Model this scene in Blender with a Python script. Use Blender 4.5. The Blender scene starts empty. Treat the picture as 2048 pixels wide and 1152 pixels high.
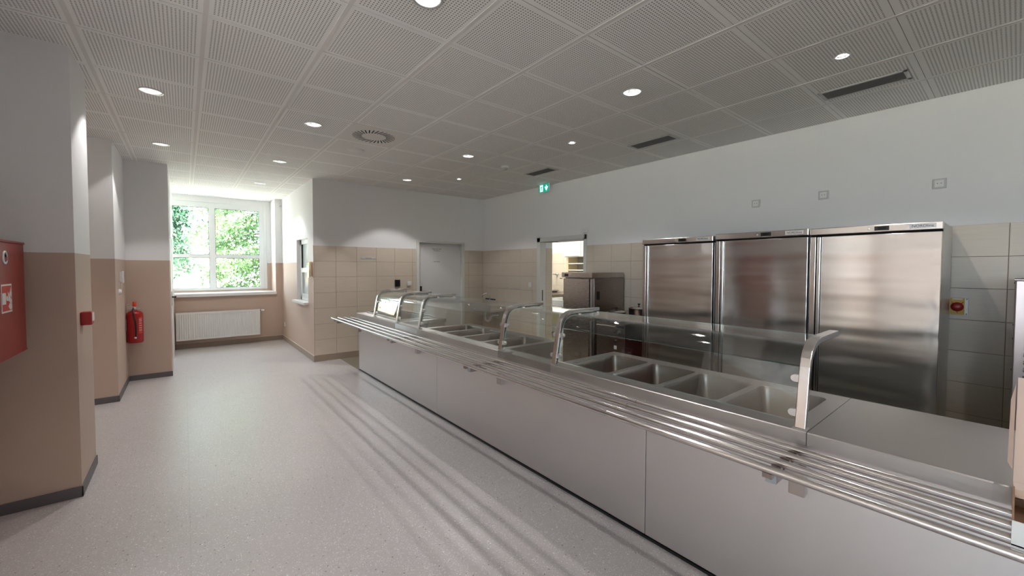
import bpy, bmesh, math, random
from mathutils import Vector, Matrix
random.seed(7)
PI = math.pi
S = bpy.context.scene
COL = S.collection

# ------------------------------------------------------------------ camera
CAMZ = 1.5105
F, YAW, PITCH, ROLL, CX, CY = 813.782, 0.67502, -0.03160, 0.00210, 1019.99, 561.13
cam_d = bpy.data.cameras.new('camera'); cam = bpy.data.objects.new('camera', cam_d); COL.objects.link(cam)
cy_, sy_, cp_, sp_ = math.cos(YAW), math.sin(YAW), math.cos(PITCH), math.sin(PITCH)
fw = Vector((sy_*cp_, cy_*cp_, sp_)); rt = Vector((cy_, -sy_, 0)); up = rt.cross(fw)
cr_, sr_ = math.cos(ROLL), math.sin(ROLL)
r2 = cr_*rt + sr_*up; u2 = -sr_*rt + cr_*up
M = Matrix((r2, u2, -fw)).transposed().to_4x4(); M.translation = Vector((0, 0, CAMZ))
cam.matrix_world = M
cam_d.sensor_fit = 'HORIZONTAL'; cam_d.sensor_width = 36.0
cam_d.lens = F/2048*36.0
cam_d.shift_x = -(CX-1024)/2048.0
cam_d.shift_y = (CY-576)/2048.0
cam_d.clip_start = 0.02; cam_d.clip_end = 300
S.camera = cam

# ------------------------------------------------------------------ world, sun, exposure
W = bpy.data.worlds.new('world'); S.world = W; W.use_nodes = True
bg = W.node_tree.nodes['Background']
bg.inputs[0].default_value = (0.70, 0.84, 1.0, 1); bg.inputs[1].default_value = 5.0
sun_d = bpy.data.lights.new('sun', 'SUN'); sun_d.energy = 30; sun_d.angle = 0.01; sun_d.color = (1, .93, .80)
sun = bpy.data.objects.new('sun', sun_d); COL.objects.link(sun)
sun.rotation_euler = (math.radians(38), 0, math.radians(48)); sun.location = (20, -20, 30)
def portal(loc, rot, sx, sy):
    d = bpy.data.lights.new('window_portal', 'AREA'); d.shape = 'RECTANGLE'; d.size = sx; d.size_y = sy
    d.cycles.is_portal = True
    o = bpy.data.objects.new('window_portal', d); COL.objects.link(o); o.location = loc; o.rotation_euler = rot
portal((.56, 10.45, 1.9), (-PI/2, 0, 0), 1.7, 1.8)
for y_ in (-5.6, -3.0, -.4):
    portal((-6.35, y_, 1.91), (0, -PI/2, 0), 1.78, 2.1)
S.view_settings.view_transform = 'Standard'; S.view_settings.look = 'None'
S.view_settings.exposure = 1.15; S.view_settings.gamma = 1.0; S.view_settings.use_curve_mapping = False
LAMP = 16.0
try:
    S.cycles.max_bounces = 10; S.cycles.diffuse_bounces = 8; S.cycles.glossy_bounces = 6; S.cycles.transparent_max_bounces = 16
    S.cycles.sample_clamp_indirect = 6.0; S.cycles.caustics_reflective = False; S.cycles.caustics_refractive = False
except Exception: pass

# ------------------------------------------------------------------ materials
def nmat(name):
    m = bpy.data.materials.new(name); m.use_nodes = True
    return m, m.node_tree.nodes, m.node_tree.links, m.node_tree.nodes['Principled BSDF']
def mat(name, col, rough=.5, metal=0., spec=None, emit=None, es=1.):
    m, N, L, P = nmat(name)
    P.inputs['Base Color'].default_value = (*col, 1); P.inputs['Roughness'].default_value = rough
    P.inputs['Metallic'].default_value = metal
    if spec is not None: P.inputs['Specular IOR Level'].default_value = spec
    if emit: P.inputs['Emission Color'].default_value = (*emit, 1); P.inputs['Emission Strength'].default_value = es
    return m
def mathn(N, L, op, a, b=None, c=None):
    n = N.new('ShaderNodeMath'); n.operation = op
    for i, v in enumerate((a, b, c)):
        if v is None: continue
        if isinstance(v, (int, float)): n.inputs[i].default_value = v
        else: L.new(v, n.inputs[i])
    return n.outputs[0]
def mixc(N, L, fac, a, b):
    n = N.new('ShaderNodeMix'); n.data_type = 'RGBA'
    for i, v in ((0, fac), (6, a), (7, b)):
        if isinstance(v, (int, float)): n.inputs[i].default_value = v
        elif isinstance(v, tuple): n.inputs[i].default_value = (*v, 1)
        else: L.new(v, n.inputs[i])
    return n.outputs[2]
def noise(N, L, vec, scale, detail=2, rough=.5):
    n = N.new('ShaderNodeTexNoise'); n.inputs['Scale'].default_value = scale
    n.inputs['Detail'].default_value = detail; n.inputs['Roughness'].default_value = rough
    if vec is not None: L.new(vec, n.inputs['Vector'])
    return n.outputs['Fac']
def bump(N, L, P, h, strength, dist=.01):
    b = N.new('ShaderNodeBump'); b.inputs['Strength'].default_value = strength; b.inputs['Distance'].default_value = dist
    L.new(h, b.inputs['Height']); L.new(b.outputs[0], P.inputs['Normal'])
def objvec(N, L, scale=(1, 1, 1), which='Object'):
    t = N.new('ShaderNodeTexCoord'); mp = N.new('ShaderNodeMapping'); mp.inputs['Scale'].default_value = scale
    L.new(t.outputs[which], mp.inputs['Vector']); return mp.outputs[0]

def paint_mat():
    m, N, L, P = nmat('two_tone_wall_paint')
    g = N.new('ShaderNodeNewGeometry'); s = N.new('ShaderNodeSeparateXYZ'); L.new(g.outputs['Position'], s.inputs[0])
    f = mathn(N, L, 'GREATER_THAN', s.outputs[2], 1.600)
    L.new(mixc(N, L, f, (.55, .425, .35), (.83, .83, .835)), P.inputs['Base Color'])
    P.inputs['Roughness'].default_value = .62
    bump(N, L, P, noise(N, L, g.outputs['Position'], 160, 3), .25, .002)
    return m
M_PAINT = paint_mat()
def white_wall():
    m, N, L, P = nmat('white_wall_paint')
    g = N.new('ShaderNodeNewGeometry'); P.inputs['Base Color'].default_value = (.83, .83, .835, 1)
    P.inputs['Roughness'].default_value = .6; bump(N, L, P, noise(N, L, g.outputs['Position'], 160, 3), .2, .002); return m
M_WHITE = white_wall()
def tile_mat():
    m, N, L, P = nmat('beige_glazed_tile')
    v = objvec(N, L, (1, 1, 1)); oi = N.new('ShaderNodeObjectInfo')
    mp = N.new('ShaderNodeMapping'); mp.inputs['Scale'].default_value = (3, 3, 90); L.new(v, mp.inputs['Vector'])
    add = N.new('ShaderNodeVectorMath'); add.operation = 'ADD'; L.new(mp.outputs[0], add.inputs[0])
    cmb = N.new('ShaderNodeCombineXYZ'); L.new(mathn(N, L, 'MULTIPLY', oi.outputs['Random'], 50.), cmb.inputs[0]); L.new(cmb.outputs[0], add.inputs[1])
    n = noise(N, L, add.outputs[0], 1.0, 3, .6)
    c = mixc(N, L, n, (.58, .50, .41), (.72, .64, .535))
    c = mixc(N, L, mathn(N, L, 'MULTIPLY', oi.outputs['Random'], .25), c, (.60, .52, .43))
    L.new(c, P.inputs['Base Color']); P.inputs['Roughness'].default_value = .28
    bump(N, L, P, n, .06, .001); return m
M_TILE = tile_mat()
M_GROUT = mat('tile_grout', (.30, .22, .14), .9)
def floor_mat():
    m, N, L, P = nmat('speckled_vinyl')
    g = N.new('ShaderNodeNewGeometry'); pos = g.outputs['Position']
    base = mixc(N, L, noise(N, L, pos, 1.3, 2), (.50, .465, .465), (.55, .515, .515))
    def specks(scale, thr, size):
        v = N.new('ShaderNodeTexVoronoi'); v.inputs['Scale'].default_value = scale; L.new(pos, v.inputs['Vector'])
        s = N.new('ShaderNodeSeparateColor'); L.new(v.outputs['Color'], s.inputs[0])
        a = mathn(N, L, 'LESS_THAN', s.outputs[0], thr); b = mathn(N, L, 'LESS_THAN', v.outputs['Distance'], size)
        return mathn(N, L, 'MULTIPLY', a, b)
    base = mixc(N, L, specks(150, .25, .42), base, (.45, .40, .39))
    base = mixc(N, L, specks(170, .18, .42), base, (.78, .77, .77))
    base = mixc(N, L, specks(50, .10, .20), base, (.20, .16, .15))
    base = mixc(N, L, specks(60, .07, .22), base, (.88, .88, .88))
    s = N.new('ShaderNodeSeparateXYZ'); L.new(pos, s.inputs[0])
    seam = mathn(N, L, 'LESS_THAN', mathn(N, L, 'ABSOLUTE', s.outputs[0]), .0016)
    base = mixc(N, L, mathn(N, L, 'MULTIPLY', seam, .5), base, (.35, .36, .38))
    L.new(base, P.inputs['Base Color'])
    sc = noise(N, L, pos, 6, 4, .65)
    L.new(mathn(N, L, 'MULTIPLY_ADD', sc, .16, .25), P.inputs['Roughness']); P.inputs['Specular IOR Level'].default_value = .75
    bump(N, L, P, noise(N, L, pos, 240, 2), .05, .0008)
    return m
M_FLOOR = floor_mat()
def kitchen_floor_mat():
    m, N, L, P = nmat('olive_kitchen_vinyl')
    g = N.new('ShaderNodeNewGeometry')
    L.new(mixc(N, L, noise(N, L, g.outputs['Position'], 90, 3), (.22, .20, .15), (.28, .26, .20)), P.inputs['Base Color'])
    P.inputs['Roughness'].default_value = .45; return m
M_KFLOOR = kitchen_floor_mat()
def ceil_mat(holes=True):
    m, N, L, P = nmat('perforated_gypsum_tile' if holes else 'plain_gypsum_tile')
    P.inputs['Roughness'].default_value = .8
    if not holes:
        P.inputs['Base Color'].default_value = (.74, .725, .70, 1); return m
    t = N.new('ShaderNodeTexCoord'); s = N.new('ShaderNodeSeparateXYZ'); L.new(t.outputs['Object'], s.inputs[0])
    k = 1/.0180
    def cell(o):
        a = mathn(N, L, 'MULTIPLY', o, k); fr = mathn(N, L, 'FRACT', mathn(N, L, 'ADD', a, 100.0))
        d = mathn(N, L, 'SUBTRACT', fr, .5); return mathn(N, L, 'MULTIPLY', d, d)
    d = mathn(N, L, 'ADD', cell(s.outputs[0]), cell(s.outputs[1]))
    dot = mathn(N, L, 'LESS_THAN', d, .245**2)
    for a in (0, 1): dot = mathn(N, L, 'MULTIPLY', dot, mathn(N, L, 'LESS_THAN', mathn(N, L, 'ABSOLUTE', s.outputs[a]), .270))
    L.new(mixc(N, L, dot, (.88, .875, .86), (.25, .23, .21)), P.inputs['Base Color'])
    return m
M_CEIL = ceil_mat(); M_CEILP = ceil_mat(False)
M_CEILDARK = mat('ceiling_gap_shade', (.16, .14, .12), .9)  # dark colour puts the joint shade onto tile sides and backing
def steel(name, col=(.64, .62, .605), rough=.28, stretch=(1, 1, 60), bs=.05, aniso=0., rot=0., rvar=.10, wave=0.):
    m, N, L, P = nmat(name)
    v = objvec(N, L, stretch)
    n = noise(N, L, v, 12, 4, .65)
    c2 = tuple(x*.93 for x in col)
    L.new(mixc(N, L, n, c2, col), P.inputs['Base Color'])
    P.inputs['Metallic'].default_value = 1.0
    L.new(mathn(N, L, 'MULTIPLY_ADD', n, rvar, rough-rvar/2), P.inputs['Roughness'])
    if aniso:
        P.inputs['Anisotropic'].default_value = aniso; P.inputs['Anisotropic Rotation'].default_value = rot
        tg = N.new('ShaderNodeTangent'); tg.direction_type = 'UV_MAP'; tg.uv_map = 'UVMap'; L.new(tg.outputs[0], P.inputs['Tangent'])
    h = n
    if wave:
        v2 = objvec(N, L, (1, .35, 2.2)); h2 = noise(N, L, v2, 3.2, 1, .4)
        b2 = N.new('ShaderNodeBump'); b2.inputs['Strength'].default_value = 1; b2.inputs['Distance'].default_value = wave
        L.new(h2, b2.inputs['Height'])
        b = N.new('ShaderNodeBump'); b.inputs['Strength'].default_value = bs; b.inputs['Distance'].default_value = .0006
        L.new(n, b.inputs['Height']); L.new(b2.outputs[0], b.inputs['Normal']); L.new(b.outputs[0], P.inputs['Normal'])
    else:
        bump(N, L, P, h, bs, .0006)
    return m
M_SHADE = mat('shaded_inner_steel', (.018, .013, .010), .5, .0)  # near-black colour holds the shade inside the open counter backs
M_STEEL = steel('brushed_steel', rough=.30)
M_PANEL = steel('matt_steel_panel', (.66, .63, .62), .44, (1, 1, 60), .04, rvar=.06)
M_TOP = steel('brushed_steel_worktop', (.44, .425, .41), .37, (60, 1, 1), .0, aniso=.97, rot=0.25)
M_BRK = steel('bracket_steel', (.46, .41, .38), .34, (1, 1, 40), .0)
M_HOLD = steel('warm_steel_front', (.50, .44, .415), .27, (1, 1, 60), .03)
M_NOSE = steel('brushed_nose_steel', (.58, .55, .53), .36, (1, 1, 40), .0, rvar=.05)
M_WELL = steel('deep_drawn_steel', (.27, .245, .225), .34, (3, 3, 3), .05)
M_DOOR = steel('fridge_door_steel', (.80, .785, .77), .16, (1, 60, 1), .0, aniso=.97, rot=0.25, rvar=.02, wave=.009)
M_FBAND = steel('fridge_band_steel', (.66, .60, .56), .20, (1, 1, 60), .03)
M_TUBE = steel('polished_steel_tube', (.66, .63, .61), .20, (40, 1, 40), .0, rvar=.04)
M_DARKSTEEL = steel('dark_oven_steel', (.33, .275, .25), .28, (1, 1, 60), .04)
M_GALV = mat('galvanised_bar', (.36, .40, .43), .5, .7)
M_BLACK = mat('black_plastic', (.012, .011, .011), .35)
M_VOID = mat('black_void', (.004, .004, .004), .9)
M_DGREY = mat('dark_grey_vinyl_skirting', (.13, .12, .125), .5)
M_SKIRT = mat('brown_tile_skirting', (.33, .26, .20), .4)
M_WPLAST = mat('white_plastic', (.80, .80, .79), .35)
M_WENAMEL = mat('white_enamel', (.80, .80, .80), .28)
M_FRAMEW = mat('white_window_frame', (.80, .82, .82), .3)
M_DOORW = mat('light_grey_door_leaf', (.66, .655, .65), .4)
M_DFRAME = mat('light_grey_door_frame', (.70, .70, .67), .4)
M_RED = mat('red_lacquer', (.30, .014, .010), .35)
M_REDP = mat('red_plastic', (.38, .008, .010), .3)
M_ALU = mat('anodised_aluminium', (.72, .72, .72), .28, .9)
M_GREY = mat('grey_grille_metal', (.58, .58, .56), .45, .3)
M_DGRILLE = mat('dark_grille', (.13, .13, .135), .6)
M_YELLOW = mat('yellow_plate', (.62, .36, .03), .45)
M_KNOBRED = mat('dark_red_knob', (.30, .008, .006), .35)
M_CARD = mat('brown_cardboard', (.36, .21, .13), .85)
M_CARDIN = mat('beige_card_lining', (.66, .52, .44), .75)
M_CARDW = mat('white_card', (.80, .82, .80), .6)
M_GREEN = mat('exit_sign_green', (.0, .16, .10), .4, emit=(.0, .17, .11), es=.9)
M_EXITW = mat('exit_sign_white', (.7, .9, .85), .4, emit=(.62, 1., .92), es=.9)
M_INK = mat('black_ink', (.02, .02, .02), .6)
M_GREYINK = mat('grey_ink', (.12, .10, .09), .6)
M_LABEL = mat('silver_label', (.62, .62, .63), .35, .2)
M_LEAF = mat('leaflet_print', (.72, .58, .36), .6)
M_LED = mat('lamp_diffuser', (.9, .9, .9), .4, emit=(1, .96, .90), es=16)
M_LED2 = mat('bright_lamp_diffuser', (.9, .9, .9), .4, emit=(1, .97, .93), es=30)
M_REFL = mat('lamp_reflector', (.75, .77, .78), .22, .85)
M_REFLPANE = mat('reflection_tint_pane', (.50, .56, .57), .25)  # opaque grey-blue colour stands in for wall reflections on the glass
M_REDPRINT = mat('red_sign_print', (.60, .05, .03), .5)
def glass(name, tint=(.965, .985, .975), ior=1.5, rough=0.0):
    m = bpy.data.materials.new(name); m.use_nodes = True; N = m.node_tree.nodes; L = m.node_tree.links; N.clear()
    o = N.new('ShaderNodeOutputMaterial'); mx = N.new('ShaderNodeMixShader'); t = N.new('ShaderNodeBsdfTransparent')
    g = N.new('ShaderNodeBsdfGlossy'); g.inputs['Roughness'].default_value = rough; f = N.new('ShaderNodeLayerWeight'); f.inputs[0].default_value = .5
    fac = mathn(N, L, 'MULTIPLY_ADD', mathn(N, L, 'POWER', f.outputs['Facing'], 5.0), .94, .045)
    t.inputs[0].default_value = (*tint, 1); g.inputs[0].default_value = (1, 1, 1, 1)
    L.new(fac, mx.inputs[0]); L.new(t.outputs[0], mx.inputs[1]); L.new(g.outputs[0], mx.inputs[2]); L.new(mx.outputs[0], o.inputs[0])
    return m
M_GLASS = glass('clear_glass')
M_GEDGE = mat('green_glass_edge', (.30, .44, .40), .12, 0)
M_WGLASS = glass('window_glass', (.97, .985, .975))

# ------------------------------------------------------------------ mesh helpers
class MB:
    """collects shapes in world coordinates; build() links them as one mesh object"""
    def __init__(s): s.v = []; s.f = []; s.m = []; s.sm = []
    def add(s, vs, fs, mi=0, smooth=False):
        b = len(s.v); s.v += [tuple(v) for v in vs]
        for f in fs: s.f.append(tuple(b+i for i in f)); s.m.append(mi); s.sm.append(smooth)
        return s
    def box(s, x0, x1, y0, y1, z0, z1, mi=0):
        if x0 > x1: x0, x1 = x1, x0
        if y0 > y1: y0, y1 = y1, y0
        if z0 > z1: z0, z1 = z1, z0
        v = [(x0,y0,z0),(x1,y0,z0),(x1,y1,z0),(x0,y1,z0),(x0,y0,z1),(x1,y0,z1),(x1,y1,z1),(x0,y1,z1)]
        return s.add(v, [(0,3,2,1),(4,5,6,7),(0,1,5,4),(1,2,6,5),(2,3,7,6),(3,0,4,7)], mi)
    def prism(s, pts, axis, a, b, mi=0, smooth=False):
        """pts: 2D outline (ccw) in the other two axes, in cyclic order; extruded along axis a..b"""
        n = len(pts)
        def P(p, t):
            if axis == 'x': return (t, p[0], p[1])
            if axis == 'y': return (p[0], t, p[1])
            return (p[0], p[1], t)
        v = [P(p, a) for p in pts]+[P(p, b) for p in pts]
        f = [tuple(range(n-1, -1, -1)), tuple(range(n, 2*n))]+[(i, (i+1) % n, n+(i+1) % n, n+i) for i in range(n)]
        return s.add(v, f, mi, smooth)
    def tube(s, path, r, seg=12, mi=0, caps=True, closed=False):
        P = [Vector(p) for p in path]; n = len(P); rings = []
        t0 = (P[1]-P[0]).normalized(); ref = Vector((0, 0, 1)) if abs(t0.z) < .9 else Vector((1, 0, 0))
        u = t0.cross(ref).normalized()
        for i in range(n):
            a = P[i]-P[i-1] if i > 0 else P[1]-P[0]; b = P[i+1]-P[i] if i < n-1 else a
            t = (a.normalized()+b.normalized()).normalized(); u = (u-t*u.dot(t)).normalized(); w = t.cross(u)
            rr = r[i] if isinstance(r, (list, tuple)) else r
            rings.append([P[i]+(u*math.cos(2*PI*k/seg)+w*math.sin(2*PI*k/seg))*rr for k in range(seg)])
        v = [q for ring in rings for q in ring]; f = []
        for i in range(n-1):
            for k in range(seg): f.append((i*seg+k, i*seg+(k+1) % seg, (i+1)*seg+(k+1) % seg, (i+1)*seg+k))
        s.add(v, f, mi, True)
        if caps:
            s.add(rings[0], [tuple(range(seg-1, -1, -1))], mi); s.add(rings[-1], [tuple(range(seg))], mi)
        return s
    def lathe(s, prof, c, seg=24, mi=0, axis='z', smooth=True):
        """prof: (r, h) list, revolved about axis through c"""
        v = []; n = len(prof)
        for r, h in prof:
            for k in range(seg):
                a = 2*PI*k/seg; p, q = r*math.cos(a), r*math.sin(a)
                if axis == 'z': v.append((c[0]+p, c[1]+q, c[2]+h))
                elif axis == 'x': v.append((c[0]+h, c[1]+p, c[2]+q))
                else: v.append((c[0]+q, c[1]+h, c[2]+p))
        f = []
        for i in range(n-1):
            for k in range(seg): f.append((i*seg+k, i*seg+(k+1) % seg, (i+1)*seg+(k+1) % seg, (i+1)*seg+k))
        s.add(v, f, mi, smooth)
        for i, rev in ((0, True), (n-1, False)):
            if prof[i][0] > 1e-5:
                ring = list(range(seg)); ring = ring[::-1] if rev else ring
                s.add([v[i*seg+k] for k in range(seg)], [tuple(ring)], mi)
        return s
    def sweep(s, path, w, t, mi=0):
        """flat bar: path of (x, z) at y; section w along y, t across; path given as (x,y,z)"""
        P = [Vector(p) for p in path]; n = len(P); rings = []
        for i in range(n):
            a = (P[i]-P[i-1]) if i > 0 else (P[1]-P[0]); b = (P[i+1]-P[i]) if i < n-1 else a
            d = (a.normalized()+b.normalized()).normalized(); nn = Vector((0, 1, 0)).cross(d).normalized()
            y = Vector((0, w/2, 0)); q = nn*t/2
            rings.append([P[i]-y-q, P[i]+y-q, P[i]+y+q, P[i]-y+q])
        v = [q for r in rings for q in r]; f = []
        for i in range(n-1):
            for k in range(4): f.append((i*4+k, i*4+(k+1) % 4, i*4+4+(k+1) % 4, i*4+4+k))
        f += [(3, 2, 1, 0), tuple(4*(n-1)+k for k in range(4))]
        return s.add(v, f, mi)
    def build(s, name, mats, parent=None, bevel=0, origin=None, shade=False):
        if not isinstance(mats, (list, tuple)): mats = [mats]
        me = bpy.data.meshes.new(name)
        if origin is None: origin = Vector(parent['_w']) if parent is not None and '_w' in parent else Vector((0, 0, 0))
        origin = Vector(origin)
        me.from_pydata([tuple(Vector(v)-origin) for v in s.v], [], s.f)
        for m_ in mats: me.materials.append(m_)
        for p, mi, sm in zip(me.polygons, s.m, s.sm): p.material_index = mi; p.use_smooth = sm or shade
        uv = me.uv_layers.new(name='UVMap')
        me.update()
        bm = bmesh.new(); bm.from_mesh(me)
        bmesh.ops.recalc_face_normals(bm, faces=bm.faces)
        ul = bm.loops.layers.uv['UVMap']
        for f in bm.faces:
            n = f.normal; ax = max(range(3), key=lambda i: abs(n[i]))
            for l in f.loops:
                c = l.vert.co; l[ul].uv = (c.y, c.z) if ax == 0 else ((c.x, c.z) if ax == 1 else (c.x, c.y))
        bm.to_mesh(me); bm.free()
        o = bpy.data.objects.new(name, me); COL.objects.link(o)
        wpar = Vector(parent['_w']) if parent is not None and '_w' in parent else Vector((0, 0, 0))
        if parent is not None: o.parent = parent
        o.location = origin-wpar; o['_w'] = tuple(origin)
        if bevel:
            b = o.modifiers.new('bevel', 'BEVEL'); b.width = bevel; b.segments = 2; b.limit_method = 'ANGLE'; b.harden_normals = False
        return o
def thing(name, label, cat, loc, group=None):
    o = bpy.data.objects.new(name, None); COL.objects.link(o); o.location = loc; o['_w'] = tuple(loc)
    o.empty_display_size = .05
    return tag(o, label, cat, group)
def tag(o, label, cat, group=None):
    o['label'] = label; o['category'] = cat
    if group: o['group'] = group
    return o
def struct(o): o['kind'] = 'structure'; return o
def copy_tree(root, loc, label, group=None):
    c = root.copy(); COL.objects.link(c); c.location = loc; c['_w'] = tuple(loc); c['label'] = label
    if group: c['group'] = group
    for ch in list(root.children):
        d = ch.copy(); COL.objects.link(d); d.parent = c
        for g in list(ch.children):
            e = g.copy(); COL.objects.link(e); e.parent = d
    return c
def text(name, body, size, m, parent, loc, rot, sx=1.0, extrude=.0006, align='CENTER'):
    cu = bpy.data.curves.new(name, 'FONT'); cu.body = body; cu.size = size; cu.align_x = align; cu.align_y = 'CENTER'
    cu.extrude = extrude; cu.resolution_u = 3
    t = bpy.data.objects.new('tmp', cu); COL.objects.link(t)
    dg = bpy.context.evaluated_depsgraph_get()
    me = bpy.data.meshes.new_from_object(t.evaluated_get(dg)); bpy.data.objects.remove(t)
    me.materials.clear(); me.materials.append(m); me.name = name
    o = bpy.data.objects.new(name, me); COL.objects.link(o); o.parent = parent
    wp = Vector(parent['_w']) if '_w' in parent else Vector((0, 0, 0))
    o.location = Vector(loc)-wp; o.rotation_euler = rot; o.scale = (sx, 1, 1); o['_w'] = tuple(loc)
    return o
ROT_FACE_NEGX = (PI/2, 0, -PI/2)     # text readable from -X side
ROT_FACE_NEGY = (PI/2, 0, 0)

# ------------------------------------------------------------------ dimensions
WX = 4.857; FY = 6.98; CE = 2.9127; SX = 1.60; WY = 9.60; LX = -.60
COLX = -.552; C1Y = 3.82; C1E = 4.376; C2Y = 6.275; C3Y = 7.31; C3X = -.156; HX = -.95
TW, TH = .336, .2515
ROWTOP = 1.857

# ------------------------------------------------------------------ floor, ceiling
b = MB(); b.box(-6.6, 1.985, -8.2, 10.0, -.12, 0); FLOOR = struct(b.build('floor', M_FLOOR))
b = MB(); b.box(1.985, 7.3, -8.2, 10.0, -.12, 0.0); o = struct(b.build('floor_kitchen', M_KFLOOR))
b = MB()
b.box(-7.0, 7.6, -8.6, 10.45, CE+.060, CE+.40)          # slab
b.box(-6.6, -1.08, -8.2, 6.3, CE, CE+.06); b.box(-1.08, WX, -8.2, -.137, CE, CE+.06)
b.box(-1.6, -1.08, 6.3, 10.3, CE, CE+.06); b.box(WX, 7.2, -8.2, 10.4, CE, CE+.06)
b.box(SX+.2, WX, FY+.2, 10.3, CE, CE+.06)
CEIL = struct(b.build('ceiling', M_CEILP, origin=(0, 0, CE)))
LIGHTS = [(-.183, 4.364), (-.183, 6.164), (1.017, 1.964), (1.017, 4.364), (1.017, 6.164), (1.017, 7.964),
          (2.817, 1.964), (2.817, 4.364), (2.817, 6.164)]
SMALL = [(3.417, .764), (3.417, 3.164), (3.417, 5.564)]
def tile_mesh(w, h, hole=None, holes=True, cx=0., cy=0.):
    me_b = MB(); g = .0012; gy = .0017; t = .012
    x0, x1, y0, y1 = -w/2+g, w/2-g, -h/2+gy, h/2-gy
    if hole:
        n = 32; ang = [2*PI*k/n for k in range(n)]; R = hole; outer = []; inner = []
        for a in ang:
            c, s_ = math.cos(a), math.sin(a); k = min(x1/max(abs(c), 1e-6), y1/max(abs(s_), 1e-6)); outer.append((math.copysign(x1, c), math.copysign(y1, s_)) if abs(abs(c)-abs(s_)) < 1e-4 else (c*k, s_*k)); inner.append((c*R, s_*R))
        v = [(p[0], p[1], 0) for p in outer]+[(p[0], p[1], 0) for p in inner]+[(p[0], p[1], t) for p in inner]+[(p[0], p[1], t) for p in outer]
        f = []
        for k in range(n):
            j = (k+1) % n
            f += [(k, j, n+j, n+k), (n+k, n+j, 2*n+j, 2*n+k), (3*n+k, 3*n+j, j, k)]
        me_b.add(v, [q for i_, q in enumerate(f) if i_ % 3 != 2]); me_b.add(v, [q for i_, q in enumerate(f) if i_ % 3 == 2], 1)
    else:
        me_b.add([(x0+.001, y0+.001, 0), (x1-.001, y0+.001, 0), (x1-.001, y1-.001, 0), (x0+.001, y1-.001, 0),
                  (x0, y0, .001), (x1, y0, .001), (x1, y1, .001), (x0, y1, .001), (x0, y0, t), (x1, y0, t), (x1, y1, t), (x0, y1, t)],
                 [(3, 2, 1, 0), (0, 1, 5, 4), (1, 2, 6, 5), (2, 3, 7, 6), (3, 0, 4, 7)])
        me_b.add(me_b.v, [(4, 5, 9, 8), (5, 6, 10, 9), (6, 7, 11, 10), (7, 4, 8, 11), (8, 9, 10, 11)], 1)
    o = me_b.build('ceiling_tile', [M_CEIL if holes else M_CEILP, M_CEILDARK], origin=(0, 0, 0)); me = o.data; bpy.data.objects.remove(o); return me
T_STD = tile_mesh(.6, .6); T_HOLE = tile_mesh(.6, .6, .078); T_SM = tile_mesh(.6, .6, .040); T_PLAIN = tile_mesh(.6, .6, None, False)
T_CUT = {}
X0, Y0 = -.4826, 2.864
for i in range(-1, 9):
    for j in range(-5, 13):
        xa, xb = X0+.6*i, min(X0+.6*i+.6, WX); ya, yb = Y0+.6*j, min(Y0+.6*j+.6, 10.24)
        cx, cyy = (xa+xb)/2, (ya+yb)/2
        if cyy > WY+.1 and (xa > 1.5 or xb < -.3): continue
        if ya > FY+.1 and xa > SX-.01: continue
        if xa < -.7 and ya > 7.3: continue
        w, h = xb-xa, yb-ya
        if min(w, h) < .05: continue
        if w < .599 or h < .599:
            key = (round(w, 3), round(h, 3))
            if key not in T_CUT: T_CUT[key] = tile_mesh(w, h)
            me = T_CUT[key]
        elif any(abs(cx-lx) < .05 and abs(cyy-ly) < .05 for lx, ly in LIGHTS): me = T_HOLE
        elif any(abs(cx-lx) < .05 and abs(cyy-ly) < .05 for lx, ly in SMALL): me = T_SM
        elif abs(cx-1.617) < .05 and abs(cyy-4.364) < .05: me = T_PLAIN
        else: me = T_STD
        o = bpy.data.objects.new('ceiling_tile', me); COL.objects.link(o); o.parent = CEIL
        o.location = (cx, cyy, random.uniform(0, .0012))
for i in range(-1, 9):                                   # visible grid runners
    x = X0+.6*i
    y1 = 10.24 if -.2 < x < 1.45 else (FY if x > 1.45 else 7.3)
    if x > -.1 or True:
        b = MB(); b.box(x-.012, x+.012, -.137, y1, CE-.0012, CE+.004); b.build('ceiling_runner', M_CEILP, CEIL)
M_JOINT = mat('ceiling_joint_shade', (.36, .34, .32), .8)  # grey colour paints the thin shadow line in the row joints
for j in range(-4, 13):
    y = Y0+.6*j
    if y < 10.2: MB().box(-1.08 if y < 7.3 else -.4, WX if y < FY else SX, y-.004, y+.004, CE+.0022, CE+.0038).build('joint_shade_strip', M_JOINT, CEIL)
struct(MB().box(-1.08, WX, -.137, 10.3, CE+.054, CE+.0599).build('ceiling_backing', M_CEILDARK))

# ------------------------------------------------------------------ walls
def wallbox(name, boxes, m=M_PAINT):
    b = MB()
    for q in boxes: b.box(*q)
    return struct(b.build(name, m))
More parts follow.
